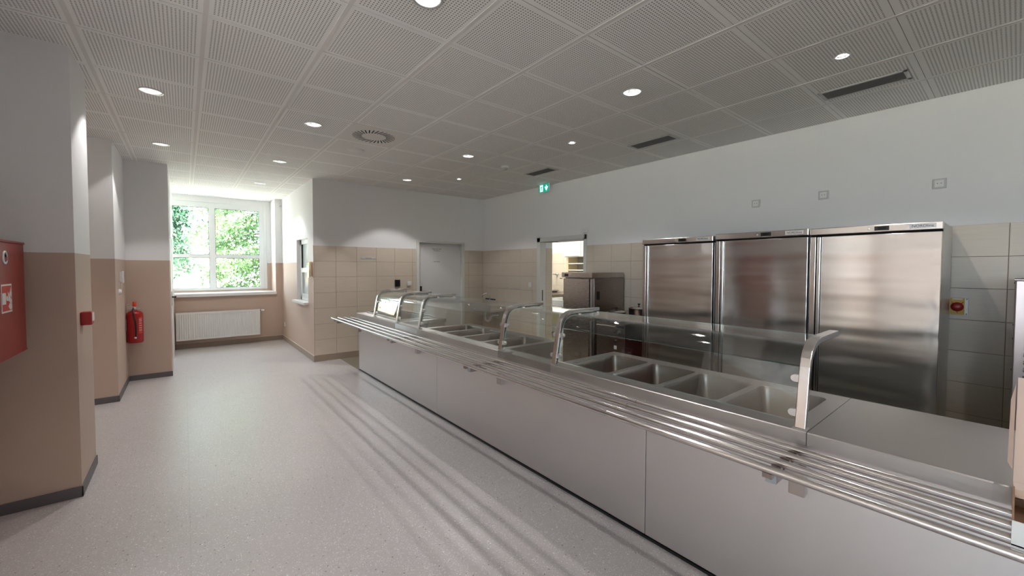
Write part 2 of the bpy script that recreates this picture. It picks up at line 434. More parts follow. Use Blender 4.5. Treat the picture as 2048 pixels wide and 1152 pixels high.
# right wall with doorway
DY0, DY1, DZ = 4.23, 5.22, 1.955
WR = wallbox('wall_right', [(WX, WX+.29, -8.2, DY0, 0, CE+.06), (WX, WX+.29, DY1, FY+.3, 0, CE+.06), (WX, WX+.29, DY0, DY1, DZ, CE+.06)], M_WHITE)
WF = wallbox('wall_far', [(SX+.2, 3.418, FY, FY+.2, 0, CE+.06), (4.347, WX, FY, FY+.2, 0, CE+.06), (3.418, 4.347, FY, FY+.2, 1.975, CE+.06)], M_WHITE)
WS = wallbox('wall_side', [(SX, SX+.2, FY, 7.36, 0, CE+.06), (SX, SX+.2, 8.20, WY+.1, 0, CE+.06), (SX, SX+.2, 7.36, 8.20, 0, .90), (SX, SX+.2, 7.36, 8.20, 2.0, CE+.06)])
for q_ in [(-1.2, SX+.2, WY, 10.3, 0, .985), (1.476, SX+.2, WY, 10.3, .985, CE+.06), (-1.2, -.45, WY, 10.3, .985, CE+.06),
     (-.45, 1.476, 10.13, 10.3, .985, 1.045), (-.45, 1.476, 10.13, 10.3, 2.80, CE+.06), (-.45, -.40, 10.13, 10.3, 1.045, 2.80), (1.40, 1.476, 10.13, 10.3, 1.045, 2.80)]: wallbox('wall_window', [q_])
for q_ in [(-1.25, HX, 2.4, C1Y+.001, 0, CE+.06), (-1.25, COLX, C1Y, C1E, 0, CE+.06), (-1.9, -1.6, C1E-.3, C2Y+.3, 0, CE+.06),
     (-1.7, LX, C2Y, C3Y, 0, CE+.06), (-1.7, C3X, C3Y, C3Y+.35, 0, CE+.06), (-.5, C3X, C3Y+.35, 7.80, 0, CE+.06), (-.5, C3X, 8.80, WY+.05, 0, CE+.06), (-.5, C3X, 7.80, 8.80, 2.05, CE+.06)]: wallbox('wall_left', [q_])
wallbox('wall_left_hall', [(-6.5, -1.25, 2.4, 2.7, 0, CE+.06)])
wallbox('wall_back', [(-6.5, WX+.3, -8.4, -8.1, 0, CE+.06)])
HW = [(-6.5, -6.3, -8.2, -6.65, 0, CE+.06), (-6.5, -6.3, -4.55, -4.05, 0, CE+.06), (-6.5, -6.3, -1.95, -1.45, 0, CE+.06), (-6.5, -6.3, .65, 2.4, 0, CE+.06),
      (-6.5, -6.3, -6.65, .65, 0, 1.02), (-6.5, -6.3, -6.65, .65, 2.8, CE+.06)]
wallbox('wall_dining', HW)
for k, yc in enumerate((-5.6, -3.0, -.4)):
    wn = MB()
    for y in (yc-1.05, yc, yc+1.0): wn.box(-6.42, -6.35, y-.0, y+.06, 1.02, 2.8)
    for z in (1.02, 2.74): wn.box(-6.42, -6.35, yc-1.05, yc+1.06, z, z+.06)
    o = struct(wn.build('window_%d' % (k+3), M_FRAMEW)); MB().box(-6.392, -6.386, yc-1.0, yc+1.0, 1.07, 2.75).build('pane', M_WGLASS, o)
t = thing('sideboard', 'added low white sideboard, unseen behind the camera, to brighten the fridge reflections', 'cabinet', (-6.05, -2.5, 0))  # invented furniture giving the fridge doors a bright low band
MB().box(-6.29, -5.85, -7.1, 2.3, .06, .98).build('body', M_WENAMEL, t); MB().box(-6.25, -5.9, -7.08, 2.28, 0, .06).build('plinth', M_BLACK, t)
for k in range(8): MB().box(-5.85, -5.83, -7.09+k*1.17, -5.93+k*1.17, .08, .97).build('cabinet_door', M_WENAMEL, t)
wallbox('wall_room_side', [(SX+.95, WX+.3, 9.9, 10.1, 0, CE+.06), (SX+.9, SX+1.1, FY+.2, 10.0, 0, CE+.06)], M_WHITE)

# ------------------------------------------------------------------ wall tiles
def tile_obj_mesh(w, h, d=.008):
    b = MB(); g = .0016; e = .0012
    x0, x1, z0, z1 = g, w-g, g, h-g     # local: x along wall, y outwards negative, z up
    v = [(x0, 0, z0), (x1, 0, z0), (x1, 0, z1), (x0, 0, z1), (x0, -d+e, z0), (x1, -d+e, z0), (x1, -d+e, z1), (x0, -d+e, z1),
         (x0+e, -d, z0+e), (x1-e, -d, z0+e), (x1-e, -d, z1-e), (x0+e, -d, z1-e)]
    b.add(v, [(0, 1, 5, 4), (1, 2, 6, 5), (2, 3, 7, 6), (3, 0, 4, 7), (4, 5, 9, 8), (5, 6, 10, 9), (6, 7, 11, 10), (7, 4, 8, 11), (8, 9, 10, 11)])
    o = b.build('tile', M_TILE, origin=(0, 0, 0)); me = o.data; bpy.data.objects.remove(o); return me
_tm = {}
def put_tile(parent, w, h, loc, rz):
    k = (round(w, 3), round(h, 3))
    if k not in _tm: _tm[k] = tile_obj_mesh(w, h)
    o = bpy.data.objects.new('tile', _tm[k]); COL.objects.link(o); o.parent = parent; o.location = loc; o.rotation_euler = (0, 0, rz)
rows = [(.098, .2515)]+[(.3495+.2513*k, .2513) for k in range(6)]
rows[-1] = (rows[-1][0], ROWTOP-rows[-1][0])
def tile_far(xs, parent=WF):
    for a, c in zip(xs[:-1], xs[1:]):
        for z, h in rows: put_tile(parent, c-a, h, (a, FY, z), 0)
tile_far([SX]+[SX+.336*k for k in range(1, 6)]+[3.358])
tile_far([4.407, 4.502, WX-.008])
def tile_right(ys, zr=rows, x=WX, parent=WR, skip=None):
    for a, c in zip(ys[:-1], ys[1:]):      # descending y: a > c
        for z, h in zr:
            if skip and skip(a, c, z, h): continue
            put_tile(parent, a-c, h, (x, a, z), -PI/2)
tile_right([FY-.008, 6.758, 6.422, 6.086, 5.750, 5.414, 5.297])
ys = [4.17, 4.033]+[4.033-.332*k for k in range(1, 13)]+[-.28, -.61]
tile_right(ys, skip=lambda a, c, z, h: (c > .40 and a < 2.65 and z+h < 1.80) or (c < 4.0 and a > 0.4 and z < .35) or (c > 3.47 and a < 4.0 and z < 1.3))
b = MB(); b.box(SX, 3.358, FY-.0045, FY, .08, ROWTOP-.001).box(4.407, WX, FY-.0045, FY, .08, ROWTOP-.001).build('grout', M_GROUT, WF)
b = MB(); b.box(WX-.0045, WX, 5.297, FY, .08, ROWTOP-.001).box(WX-.0045, WX, -.9, 4.17, .08, ROWTOP-.001).build('grout', M_GROUT, WR)
# tiled reveal behind the door jamb
for z, h in rows: put_tile(WR, .155, h, (WX+.13, DY1, z), 0)

# skirtings
def skirt(name, boxes, m):
    b = MB()
    for q in boxes: b.box(*q)
    return struct(b.build(name, m, bevel=.002))
skirt('baseboard_left', [(HX, COLX+.008, C1Y-.012, C1Y, 0, .068), (COLX, COLX+.008, C1Y-.012, C1E+.008, 0, .068), (-1.6, LX+.008, C2Y-.012, C2Y, 0, .068),
      (LX, LX+.010, C2Y-.012, C3Y, 0, .068), (LX, C3X+.008, C3Y-.012, C3Y, 0, .068), (HX, HX+.01, 2.4, C1Y, 0, .068)], M_DGREY)
skirt('baseboard_far', [(SX-.010, 3.358, FY-.011, FY, 0, .096), (4.407, WX, FY-.011, FY, 0, .096)], M_SKIRT)
skirt('baseboard_side', [(SX-.011, SX, FY, WY-.01, 0, .094)], M_SKIRT)
skirt('baseboard_window', [(C3X, SX-.01, WY-.011, WY, 0, .094)], M_SKIRT)
skirt('baseboard_right', [(WX-.011, WX, 5.297, FY-.01, 0, .096), (WX-.011, WX, -.9, 4.17, 0, .096)], M_SKIRT)
skirt('trim_1', [(SX-.0125, SX, FY-.01, WY-.012, .094, .100), (C3X, SX-.012, WY-.0125, WY, .094, .100)], mat('light_sealant', (.72, .66, .60), .5))
struct(MB().box(SX-.004, SX+.002, FY-.010, FY+.002, .10, 1.86).build('trim_2', mat('corner_trim', (.42, .35, .28), .4)))

# ------------------------------------------------------------------ big window
wf = MB()
YW0, YW1 = 10.14, 10.21
for x0, x1 in ((-.40, -.345), (.40, .50), (1.262, 1.345)): wf.box(x0, x1, YW0, YW1, 1.045, 2.80)
for z0, z1 in ((1.045, 1.095), (1.695, 1.765), (2.69, 2.80)): wf.box(-.40, 1.345, YW0+.003, YW1-.003, z0, z1)
wf.box(1.345, 1.40, YW0, YW1, 1.045, 2.80)
win = struct(wf.build('window_1', M_FRAMEW, bevel=.006))
g = MB()
for a, c in ((-.345, .40), (.50, 1.262)):
    for z0, z1 in ((1.095, 1.695), (1.765, 2.69)):
        MB().box(a, c, YW0+.03, YW0+.034, z0, z1).build('pane', M_WGLASS, win)
        q = MB(); t = .007
        q.box(a, a+t, YW0+.012, YW0+.03, z0, z1).box(c-t, c, YW0+.012, YW0+.03, z0, z1).box(a, c, YW0+.012, YW0+.03, z0, z0+t).box(a, c, YW0+.012, YW0+.03, z1-t, z1)
        q.build('gasket', M_BLACK, win)
q = MB(); q.box(C3X, 1.476, 9.555, 10.14, .985, 1.012); q.box(C3X, 1.478, 9.545, 9.560, .955, 1.012)
q.build('window_sill', M_WENAMEL, win, bevel=.003)
# side window
wf = MB(); XS = SX+.062
wf.box(XS, XS+.05, 7.36, 7.42, .93, 2.0).box(XS, XS+.05, 8.13, 8.20, .93, 2.0).box(XS, XS+.05, 7.36, 8.2, 1.92, 2.0).box(XS, XS+.05, 7.36, 8.2, .93, .985).box(XS-.01, XS+.05, 7.42, 8.13, 1.42, 1.50)
wf.box(XS-.012, XS+.02, 7.42, 7.46, .985, 1.42).box(XS-.012, XS+.02, 8.05, 8.095, .985, 1.42).box(XS-.012, XS+.02, 7.42, 8.09, .985, 1.035)
win2 = struct(wf.build('window_2', M_FRAMEW, bevel=.003))
MB().box(XS+.022, XS+.028, 7.42, 8.13, 1.50, 1.92).build('pane', M_REFLPANE, win2); MB().box(XS+.020, XS+.026, 7.45, 8.06, 1.03, 1.42).build('pane', M_REFLPANE, win2)
MB().box(XS+.004, XS+.018, 8.094, 8.128, .985, 1.42).box(XS-.001, XS+.02, 8.10, 8.13, 1.50, 1.92).build('gasket', M_BLACK, win2)
MB().box(SX+.0, XS, 7.3605, 7.362, .925, 1.9995).box(SX+.0, XS, 8.198, 8.1995, .925, 1.9995).box(SX+.0, XS, 7.361, 8.199, 1.998, 1.9995).build('reveal', M_WENAMEL, win2)
MB().box(SX-.075, SX-.001, 7.34, 8.26, .885, .925).box(SX-.001, XS, 7.361, 8.199, .9005, .925).build('window_sill', M_WENAMEL, win2, bevel=.003)

# ------------------------------------------------------------------ far door
q = MB(); q.box(3.358, 3.420, FY-.014, FY+.12, 0, 1.975).box(4.345, 4.407, FY-.014, FY+.12, 0, 1.975).box(3.358, 4.407, FY-.014, FY+.12, 1.975, 2.012)
q.box(3.420, 3.434, FY+.095, FY+.12, 0, 1.975).box(4.331, 4.345, FY+.095, FY+.12, 0, 1.975)
dr = struct(q.build('door_1', M_DFRAME, bevel=.003)); dr['_w'] = (0, 0, 0)
leaf = MB().box(3.424, 4.341, FY+.05, FY+.09, .012, 1.970).build('door_leaf', M_DOORW, dr, bevel=.002)
hd = MB(); hd.box(3.455, 3.495, FY+.042, FY+.05, .96, 1.16); hd.tube([(3.475, FY+.045, 1.06), (3.475, FY-.005, 1.06), (3.50, FY-.012, 1.06), (3.60, FY-.012, 1.06)], .009, 8)
hd.build('door_handle', M_BLACK, dr)
text('lettering', 'Hygienická kabina', .028, M_INK, dr, (3.815, FY+.0495, 1.868), ROT_FACE_NEGY)
text('lettering', 'Převlékárna', .028, M_INK, dr, (3.815, FY+.0495, 1.835), ROT_FACE_NEGY)
text('lettering', 'vstup zakázán', .024, M_INK, dr, (3.810, FY+.0495, 1.625), ROT_FACE_NEGY)
# plate on tiles
sg = MB().box(2.34, 2.60, FY-.014, FY-.008, 1.655, 1.688).build('name_plate', M_LABEL, bevel=.001)
tag(sg, 'narrow white lettered strip stuck high on the beige tiled far wall', 'sign'); sg['_w'] = (0, 0, 0)
text('lettering', 'Výdej jídla', .023, M_GREYINK, sg, (2.47, FY-.0142, 1.671), ROT_FACE_NEGY, 1.1)

# open doorway in the right wall
q = MB(); a = WX-.014
q.box(a, WX+.13, DY1-.002, DY1+.077, 0, 2.03).box(a, WX+.13, DY0-.06, DY0+.002, 0, 2.03).box(a, WX+.13, DY0-.06, DY1+.077, DZ, 2.03)
dr2 = struct(q.build('door_2', M_DFRAME, bevel=.003))
MB().box(WX+.04, WX+.06, DY1-.0045, DY1-.0015, .93, 1.12).build('strike_plate', M_BLACK, dr2)
cl = thing('door_closer', 'silver slide-arm door closer across the top of the open kitchen doorway', 'door closer', (WX-.03, 4.2, 2.0))
MB().box(WX-.055, WX-.014, 4.15, 4.25, 2.05, 2.13).build('body', M_WPLAST, cl, bevel=.004)
MB().tube([(WX-.035, 4.20, 2.05), (WX-.035, 4.20, 1.985), (WX-.035, 4.215, 1.965)], .010, 8).build('spindle', M_GREY, cl)
MB().box(WX-.05, WX-.022, 4.21, 4.74, 1.938, 1.964).build('arm', M_GREY, cl, bevel=.003)

# left glazed door
q = MB(); q.box(C3X-.06, C3X+.004, 7.80, 7.87, 0, 2.05).box(C3X-.06, C3X+.004, 8.73, 8.80, 0, 2.05).box(C3X-.06, C3X+.004, 7.8, 8.8, 1.98, 2.05)
dr3 = struct(q.build('door_3', M_FRAMEW, bevel=.003))
MB().box(C3X-.045, C3X-.004, 7.875, 8.725, .01, 1.975).build('door_leaf', M_WENAMEL, dr3, bevel=.003)
MB().box(C3X-.004, C3X+.006, 7.92, 7.96, .93, 1.14).box(C3X+.006, C3X+.05, 7.93, 7.95, 1.05, 1.07).box(C3X+.04, C3X+.055, 7.93, 8.06, 1.05, 1.07).build('door_handle', M_BLACK, dr3)

# ------------------------------------------------------------------ ceiling fixtures
def spot(x, y, e, ang=98, blend=.25, z=CE-.004, r=.03, col=(1, .965, .955)):
    d = bpy.data.lights.new('downlight_or_fill_beam', 'SPOT'); d.energy = e; d.spot_size = math.radians(ang); d.spot_blend = blend; d.shadow_soft_size = r; d.color = col
    o = bpy.data.objects.new('downlight_or_fill_beam', d); COL.objects.link(o); o.location = (x, y, z); return o
def make_downlight(loc, R, rr, h, led, label, group, en):
    x, y, z = loc; t = thing('downlight', label, 'ceiling light', loc, group)
    MB().lathe([(R, 0), (R+.001, -.004), (R-.010, -.005), (rr, -.001), (rr, .0015), (R, .0015)], loc, 32).build('trim_ring', M_ALU, t)
    me = MB().lathe([(rr, 0), (rr*.98, h*.3), (rr*.86, h*.7), (rr*.70, h)], loc, 32).build('reflector', M_REFL, t).data
    # open the cup mouth (drop the cap faces at z = 0 and keep only the sleeve)
    bm = bmesh.new(); bm.from_mesh(me); dl = [f for f in bm.faces if len(f.verts) > 8]; bmesh.ops.delete(bm, geom=dl, context='FACES')
    bmesh.ops.reverse_faces(bm, faces=bm.faces); bm.to_mesh(me); bm.free()
    MB().lathe([(rr*.70, h-.003), (rr*.70, h)], loc, 32).build('diffuser', led, t)
    return t
def ring_fix(t):
    for c in t.children:
        if c.name.startswith('trim_ring'):
            bm = bmesh.new(); bm.from_mesh(c.data); dl = [f for f in bm.faces if len(f.verts) > 8]; bmesh.ops.delete(bm, geom=dl, context='FACES'); bm.to_mesh(c.data); bm.free()
dl_lab = ['large downlight above the left columns, nearer of two', 'large downlight above the left columns, in front of the window alcove', 'large downlight cut off by the top edge of the picture',
          'large downlight left of the round slotted air diffuser', 'large downlight in the corridor, second from the window', 'large downlight nearest the big window',
          'nearest large downlight above the serving counter', 'large downlight above the counter, left of the smoke detector', 'large downlight close to the tiled far wall']
proto = None
for (x, y), lab in zip(LIGHTS, dl_lab):
    if proto is None:
        proto = make_downlight((x, y, CE), .080, .066, .048, M_LED, lab, 'large downlights', 0); ring_fix(proto)
    else: copy_tree(proto, (x, y, CE), lab)
    spot(x, y, LAMP, z=CE+.030, r=.022)
proto = None
sm_lab = ['small bright spotlight nearest, above the tall fridges', 'small bright spotlight in front of the middle grille', 'small bright spotlight nearest the tiled far wall']
for (x, y), lab in zip(SMALL, sm_lab):
    if proto is None:
        proto = make_downlight((x, y, CE), .046, .036, .010, M_LED2, lab, 'small spotlights', 0); ring_fix(proto)
    else: copy_tree(proto, (x, y, CE), lab)
    spot(x, y, LAMP*.75, ang=120, z=CE-.001, r=.02)
for x, y in ((1.017, -.436), (2.817, -.436), (1.017, -2.8), (2.8, -2.8), (-1.4, -.436), (-1.4, -2.8), (-3.8, -2.8), (1.017, -5.2), (-1.4, -5.2)): spot(x, y, LAMP)
for x in (-3.0, -4.2, -5.4):  # added unseen lamps, brightening the dining hall for the fridge reflections
    for y in (1.6, .2, -1.2): spot(x, y, 55.)
# swirl diffuser
sd = thing('swirl_diffuser', 'round ceiling air diffuser with a ring of black slots', 'air vent', (1.617, 4.364, CE))
slots = MB(); n = 30
for k in range(n):
    a = 2*PI*k/n; c, s_ = math.cos(a), math.sin(a); tl = a+math.radians(24); dx, dy = math.cos(tl), math.sin(tl)
    p0 = Vector((1.617+c*.125, 4.364+s_*.125)); L_ = .098; wd = .0062
    p1 = p0+Vector((dx, dy))*L_; nn = Vector((-dy, dx))*wd
    slots.prism([tuple(p0-nn), tuple(p1-nn), tuple(p1+nn), tuple(p0+nn)], 'z', CE-.0030, CE-.0018)
MB().box(1.323, 1.911, 4.070, 4.658, CE-.0020, CE-.0002).build('face_plate', M_CEILP, sd)
slots.build('slot', M_VOID, sd)
# round blank cover
tag(MB().lathe([(.0, -.004), (.098, -.004), (.102, 0)], (1.63, 5.00, CE-.001), 40).build('ceiling_cover', M_CEILP), 'flat round blank cover on the ceiling beside the slotted diffuser', 'ceiling cover')
# grilles
def grille(yc, lab, x0=3.985, x1=4.200, hl=.262):
    t = thing('ceiling_grille', lab, 'air vent', ((x0+x1)/2, yc, CE), 'rectangular ceiling grilles')
    y0, y1 = yc-hl, yc+hl; fwid = .026; q = MB()
    for bx in ((x0, x0+fwid, y0, y1), (x1-fwid, x1, y0, y1), (x0, x1, y0, y0+fwid), (x0, x1, y1-fwid, y1)): q.box(*bx, CE-.008, CE-.0014)
    q.build('frame', M_GREY, t, bevel=.002)
    MB().box(x0+.02, x1-.02, y0+.02, y1-.02, CE-.0030, CE-.0016).build('backing', M_VOID, t)
    n = 12
    for k in range(n):
        x = x0+fwid+(x1-x0-2*fwid)*(k+.5)/n
        MB().add([(x-.004, y0+fwid, CE-.0035), (x+.003, y0+fwid, CE-.008), (x+.003, y1-fwid, CE-.008), (x-.004, y1-fwid, CE-.0035),
                  (x-.003, y0+fwid, CE-.0030), (x+.004, y0+fwid, CE-.0075), (x+.004, y1-fwid, CE-.0075), (x-.003, y1-fwid, CE-.0030)],
                 [(0, 1, 2, 3), (7, 6, 5, 4), (0, 4, 5, 1), (1, 5, 6, 2), (2, 6, 7, 3), (3, 7, 4, 0)]).build('slat', M_DGRILLE, t)
grille(.785, 'grey slatted ceiling grille nearest, above the right-hand fridge')
grille(2.58, 'grey slatted ceiling grille in the middle of the row of three')
grille(4.40, 'grey slatted ceiling grille farthest, beside the exit sign')
# smoke detector
sm = thing('smoke_detector', 'white smoke detector on the ceiling left of the farthest grille', 'smoke detector', (3.50, 4.49, CE))
MB().lathe([(0, -.022), (.050, -.020), (.053, -.004), (.053, 0)], (3.50, 4.49, CE-.001), 28).build('base', M_WPLAST, sm)
MB().lathe([(0, -.052), (.026, -.050), (.038, -.036), (.038, -.022), (0, -.022)], (3.50, 4.49, CE-.001), 20).build('sensing_head', M_GREY, sm)
# exit sign
ex = thing('exit_sign', 'green emergency exit sign with running man and down arrow under the ceiling', 'sign', (4.75, 5.02, 2.87))
EX = 4.72; ey0, ey1, ez0, ez1 = 4.862, 5.128, 2.790, 2.932-.012
EXZ0, EXZ1 = 2.775, 2.905
ey0, ey1 = 4.875, 5.115
MB().box(EX, EX+.012, ey0-.012, ey1+.004, EXZ0-.008, EXZ1+.004).build('acrylic_plate', M_WPLAST, ex, bevel=.002)
MB().box(EX-.002, EX, ey0, ey1, EXZ0, EXZ1).build('green_face', M_GREEN, ex)
def yz(pts, x0, x1, m, name, par):
    MB().prism(pts, 'x', x0, x1).build(name, m, par)
yl = ey1-.030; yr = ey1-.098
MB().box(EX-.003, EX-.002, yr, yl, EXZ0+.012, EXZ1-.010).build('doorway_symbol', M_EXITW, ex)
zc = (EXZ0+EXZ1)/2; ym = (yl+yr)/2
man = MB(); man.lathe([(0, -.0005), (.009, -.0005), (.009, .0005)], (EX-.0035, ym-.010, zc+.040), 12, axis='x')
def limb(a, c, w=.006):
    A, B = Vector(a), Vector(c); d = (B-A).normalized(); n_ = Vector((-d[1], d[0]))*w
    man.prism([tuple(A-n_), tuple(B-n_), tuple(B+n_), tuple(A+n_)], 'x', EX-.0040, EX-.0030)
limb((ym-.006, zc+.028), (ym+.004, zc-.008), .008); limb((ym+.002, zc-.004), (ym-.014, zc-.024)); limb((ym-.014, zc-.024), (ym-.004, zc-.046))
limb((ym+.002, zc-.004), (ym+.018, zc-.018)); limb((ym+.018, zc-.018), (ym+.026, zc-.036)); limb((ym-.004, zc+.024), (ym-.024, zc+.012)); limb((ym-.004, zc+.024), (ym+.018, zc+.018)); limb((ym+.018, zc+.018), (ym+.022, zc+.002))
man.build('running_man', M_GREEN, ex)
ya = ey0+.060
MB().box(EX-.003, EX-.002, ya-.008, ya+.008, zc-.020, zc+.045).prism([(ya, zc-.050), (ya-.040, zc+.015), (ya-.026, zc+.022), (ya, zc-.018), (ya+.026, zc+.022), (ya+.040, zc+.015)], 'x', EX-.003, EX-.002).build('arrow', M_EXITW, ex)
MB().box(EX+.003, EX+.009, ey0+.03, ey1-.03, EXZ1+.003, CE-.001).build('hanger', M_GLASS, ex)

# ------------------------------------------------------------------ radiator
rd = thing('radiator', 'white ribbed panel radiator under the big window', 'radiator', (.5, 9.52, .16))
q = MB(); rx0, rx1, rz0, rz1 = C3X+.02, 1.17, .165, .675; ry = 9.475
pts = [(rx0, ry)]; n = 38; p = (rx1-rx0-.04)/n
pts.append((rx0+.02, ry))
for k in range(n):
    x = rx0+.02+k*p; pts += [(x+p*.12, ry+.000), (x+p*.30, ry+.009), (x+p*.70, ry+.009), (x+p*.88, ry)]
pts += [(rx1, ry), (rx1, ry+.018), (rx0, ry+.018)]
q.prism(pts, 'z', rz0+.03, rz1-.02); q.box(rx0, rx1, ry-.002, ry+.018, rz0, rz0+.032); q.box(rx0, rx1, ry-.002, ry+.018, rz1-.035, rz1-.012)
q.build('front_panel', M_WENAMEL, rd)
MB().box(rx0, rx1, ry+.055, ry+.073, rz0, rz1-.012).build('rear_panel', M_WENAMEL, rd)
for x in (rx0, rx1): MB().box(x-.002, x+.002, ry, ry+.072, rz0, rz1).build('side_cover', M_WENAMEL, rd)
q = MB(); q.box(rx0, rx1, ry, ry+.008, rz1-.012, rz1-.004).box(rx0, rx1, ry+.066, ry+.074, rz1-.012, rz1-.004)
k = rx0+.02
while k < rx1-.02: q.box(k, k+.012, ry+.006, ry+.068, rz1-.012, rz1-.004); k += .03
q.build('top_grille', M_WENAMEL, rd)
MB().tube([(rx1+.001, ry+.035, .645), (rx1+.025, ry+.035, .645)], .010, 10).build('valve', M_BLACK, rd)
MB().tube([(rx1+.020, ry+.035, .645), (rx1+.030, ry+.035, .645), (rx1+.070, ry+.035, .645), (rx1+.078, ry+.035, .645)], [.014, .019, .019, .013], 14).build('thermostat_head', M_WPLAST, rd)
for x in (rx0+.2, rx1-.2): MB().box(x, x+.03, ry+.073, WY-.001, rz0+.05, rz1-.08).build('bracket', M_WENAMEL, rd)

# ------------------------------------------------------------------ left wall items
hc = thing('hydrant_cabinet', 'red wall-mounted fire hose cabinet at the left edge', 'fire cabinet', (-.84, 3.30, 1.03))
cx0, cx1, cy0, cy1, cz0, cz1 = HX+.0, -.735, 2.98, 3.655, 1.022, 1.652
MB().box(cx0, cx1-.012, cy0+.01, cy1-.01, cz0+.012, cz1-.012).build('body', M_RED, hc, bevel=.003)
MB().box(cx1-.014, cx1, cy0, cy1, cz0+.006, cz1-.012).build('door', M_RED, hc, bevel=.003)
dc = [c for c in hc.children if c.name.startswith('door')][0]
MB().box(cx0, cx1+.004, cy0-.004, cy1+.004, cz1-.012, cz1).build('rim', M_RED, hc, bevel=.002)
MB().box(cx0, cx1+.002, cy0-.004, cy1+.004, cz0, cz0+.008).build('rim', M_RED, hc, bevel=.002)
q = MB(); q.lathe([(.036, 0), (.036, .004), (.028, .006), (.028, 0)], (cx1, 3.325, 1.558), 24, axis='x'); q.build('lock_ring', M_WPLAST, hc)
MB().box(cx1, cx1+.005, 3.300, 3.350, 1.545, 1.560).build('lock_handle', M_REDP, hc)
s0, s1, z0, z1 = 3.253, 3.413, 1.268, 1.418
MB().box(cx1, cx1+.0015, s0, s1, z0, z1).build('pictogram_border', M_WPLAST, hc)
MB().box(cx1+.0015, cx1+.002, s0+.009, s1-.009, z0+.009, z1-.009).build('pictogram_field', M_REDPRINT, hc)
q = MB(); X = cx1+.002; XX = cx1+.0026
q.box(X, XX, s0+.009, s0+.062, z0+.045, z1-.045); q.lathe([(.014, 0), (.014, .0006)], (X, s0+.080, (z0+z1)/2), 12, axis='x')
def flame(pts): q.prism([(s0+a, z0+c) for a, c in pts], 'x', X, XX)
flame([(.098, .030), (.130, .010), (.150, .020), (.148, .040), (.118, .048)])
flame([(.088, .062), (.112, .058), (.140, .040), (.150, .060), (.120, .090), (.092, .110), (.100, .082)])
flame([(.115, .098), (.140, .078), (.150, .100), (.138, .135), (.130, .112)])
q.build('pictogram', M_WPLAST, hc)
# manual call point
cp = thing('fire_call_point', 'small red fire alarm call box on the side of the first column', 'alarm', (COLX, 4.0, 1.12))
MB().box(COLX, COLX+.055, 3.93, 4.02, 1.115, 1.205).build('housing', M_REDP, cp, bevel=.006)
MB().box(COLX+.055, COLX+.058, 3.940, 4.010, 1.14, 1.195).build('front_window', M_WPLAST, cp)
# extinguisher
fx = thing('fire_extinguisher', 'red fire extinguisher hanging on the beige column', 'fire extinguisher', (-.515, 7.20, .53))
ec = (-.515, 7.195, .525)
MB().lathe([(0, .012), (.066, .010), (.078, .0), (.083, .012), (.083, .350), (.078, .385), (.055, .408), (.024, .418), (.024, .430)], ec, 32).build('cylinder', M_REDP, fx)
MB().lathe([(.023, .428), (.023, .452), (.016, .460), (.016, .470)], ec, 16).build('valve', M_ALU, fx)
MB().box(ec[0]-.075, ec[0]+.030, ec[1]-.010, ec[1]+.010, ec[2]+.462, ec[2]+.470).box(ec[0]-.070, ec[0]+.052, ec[1]-.010, ec[1]+.010, ec[2]+.440, ec[2]+.446).tube([(ec[0]-.055, ec[1], ec[2]+.470), (ec[0]-.075, ec[1], ec[2]+.490), (ec[0]-.060, ec[1], ec[2]+.505), (ec[0]-.03, ec[1], ec[2]+.480)], .003, 6).build('lever', M_ALU, fx)
MB().lathe([(.018, .470), (.020, .476), (.020, .528), (.014, .532), (0, .532)], ec, 14).build('cap', mat('orange_red_cap', (.75, .06, .02), .4), fx)
MB().tube([(ec[0]-.010, ec[1]-.02, ec[2]+.445), (ec[0]-.014, ec[1]-.07, ec[2]+.430), (ec[0]-.004, ec[1]-.092, ec[2]+.36), (ec[0]+.014, ec[1]-.095, ec[2]+.25), (ec[0]+.016, ec[1]-.095, ec[2]+.14), (ec[0]+.010, ec[1]-.092, ec[2]+.075)], .0085, 8).build('hose', M_BLACK, fx)
MB().tube([(ec[0]+.010, ec[1]-.092, ec[2]+.082), (ec[0]+.006, ec[1]-.092, ec[2]+.062)], [.010, .013], 10).build('nozzle', M_WPLAST, fx)
MB().box(ec[0]-.02, ec[0]+.02, ec[1]+.084, C3Y-.001, ec[2]+.1, ec[2]+.35).build('bracket', M_ALU, fx)
MB().box(ec[0]-.092, ec[0]-.080, ec[1]-.02, ec[1]+.02, ec[2]+.16, ec[2]+.31).build('bracket', M_ALU, fx)
lb = MB(); A0, A1 = -1.05, -.55
for k in range(5):
    a0 = A0+(A1-A0)*k/5; a1 = A0+(A1-A0)*(k+1)/5
    P = lambda a, z: (ec[0]+.0838*math.cos(a), ec[1]+.0838*math.sin(a), ec[2]+z)
    lb.add([P(a0, .12), P(a1, .12), P(a1, .33), P(a0, .33)], [(0, 1, 2, 3)])
    if k in (0, 4): pass
lb.build('instruction_label', mat('dark_red_label', (.55, .06, .05), .4), fx)
lt = MB()
for z in (.30, .28, .25, .22, .19, .16):
    for k in range(4):
        a0 = -1.0+.1*k; P = lambda a, zz: (ec[0]+.0842*math.cos(a), ec[1]+.0842*math.sin(a), ec[2]+zz)
        lt.add([P(a0, z), P(a0+.08, z), P(a0+.08, z+.006), P(a0, z+.006)], [(0, 1, 2, 3)])
lt.build('label_print', M_WPLAST, fx)['kind'] = 'stuff'
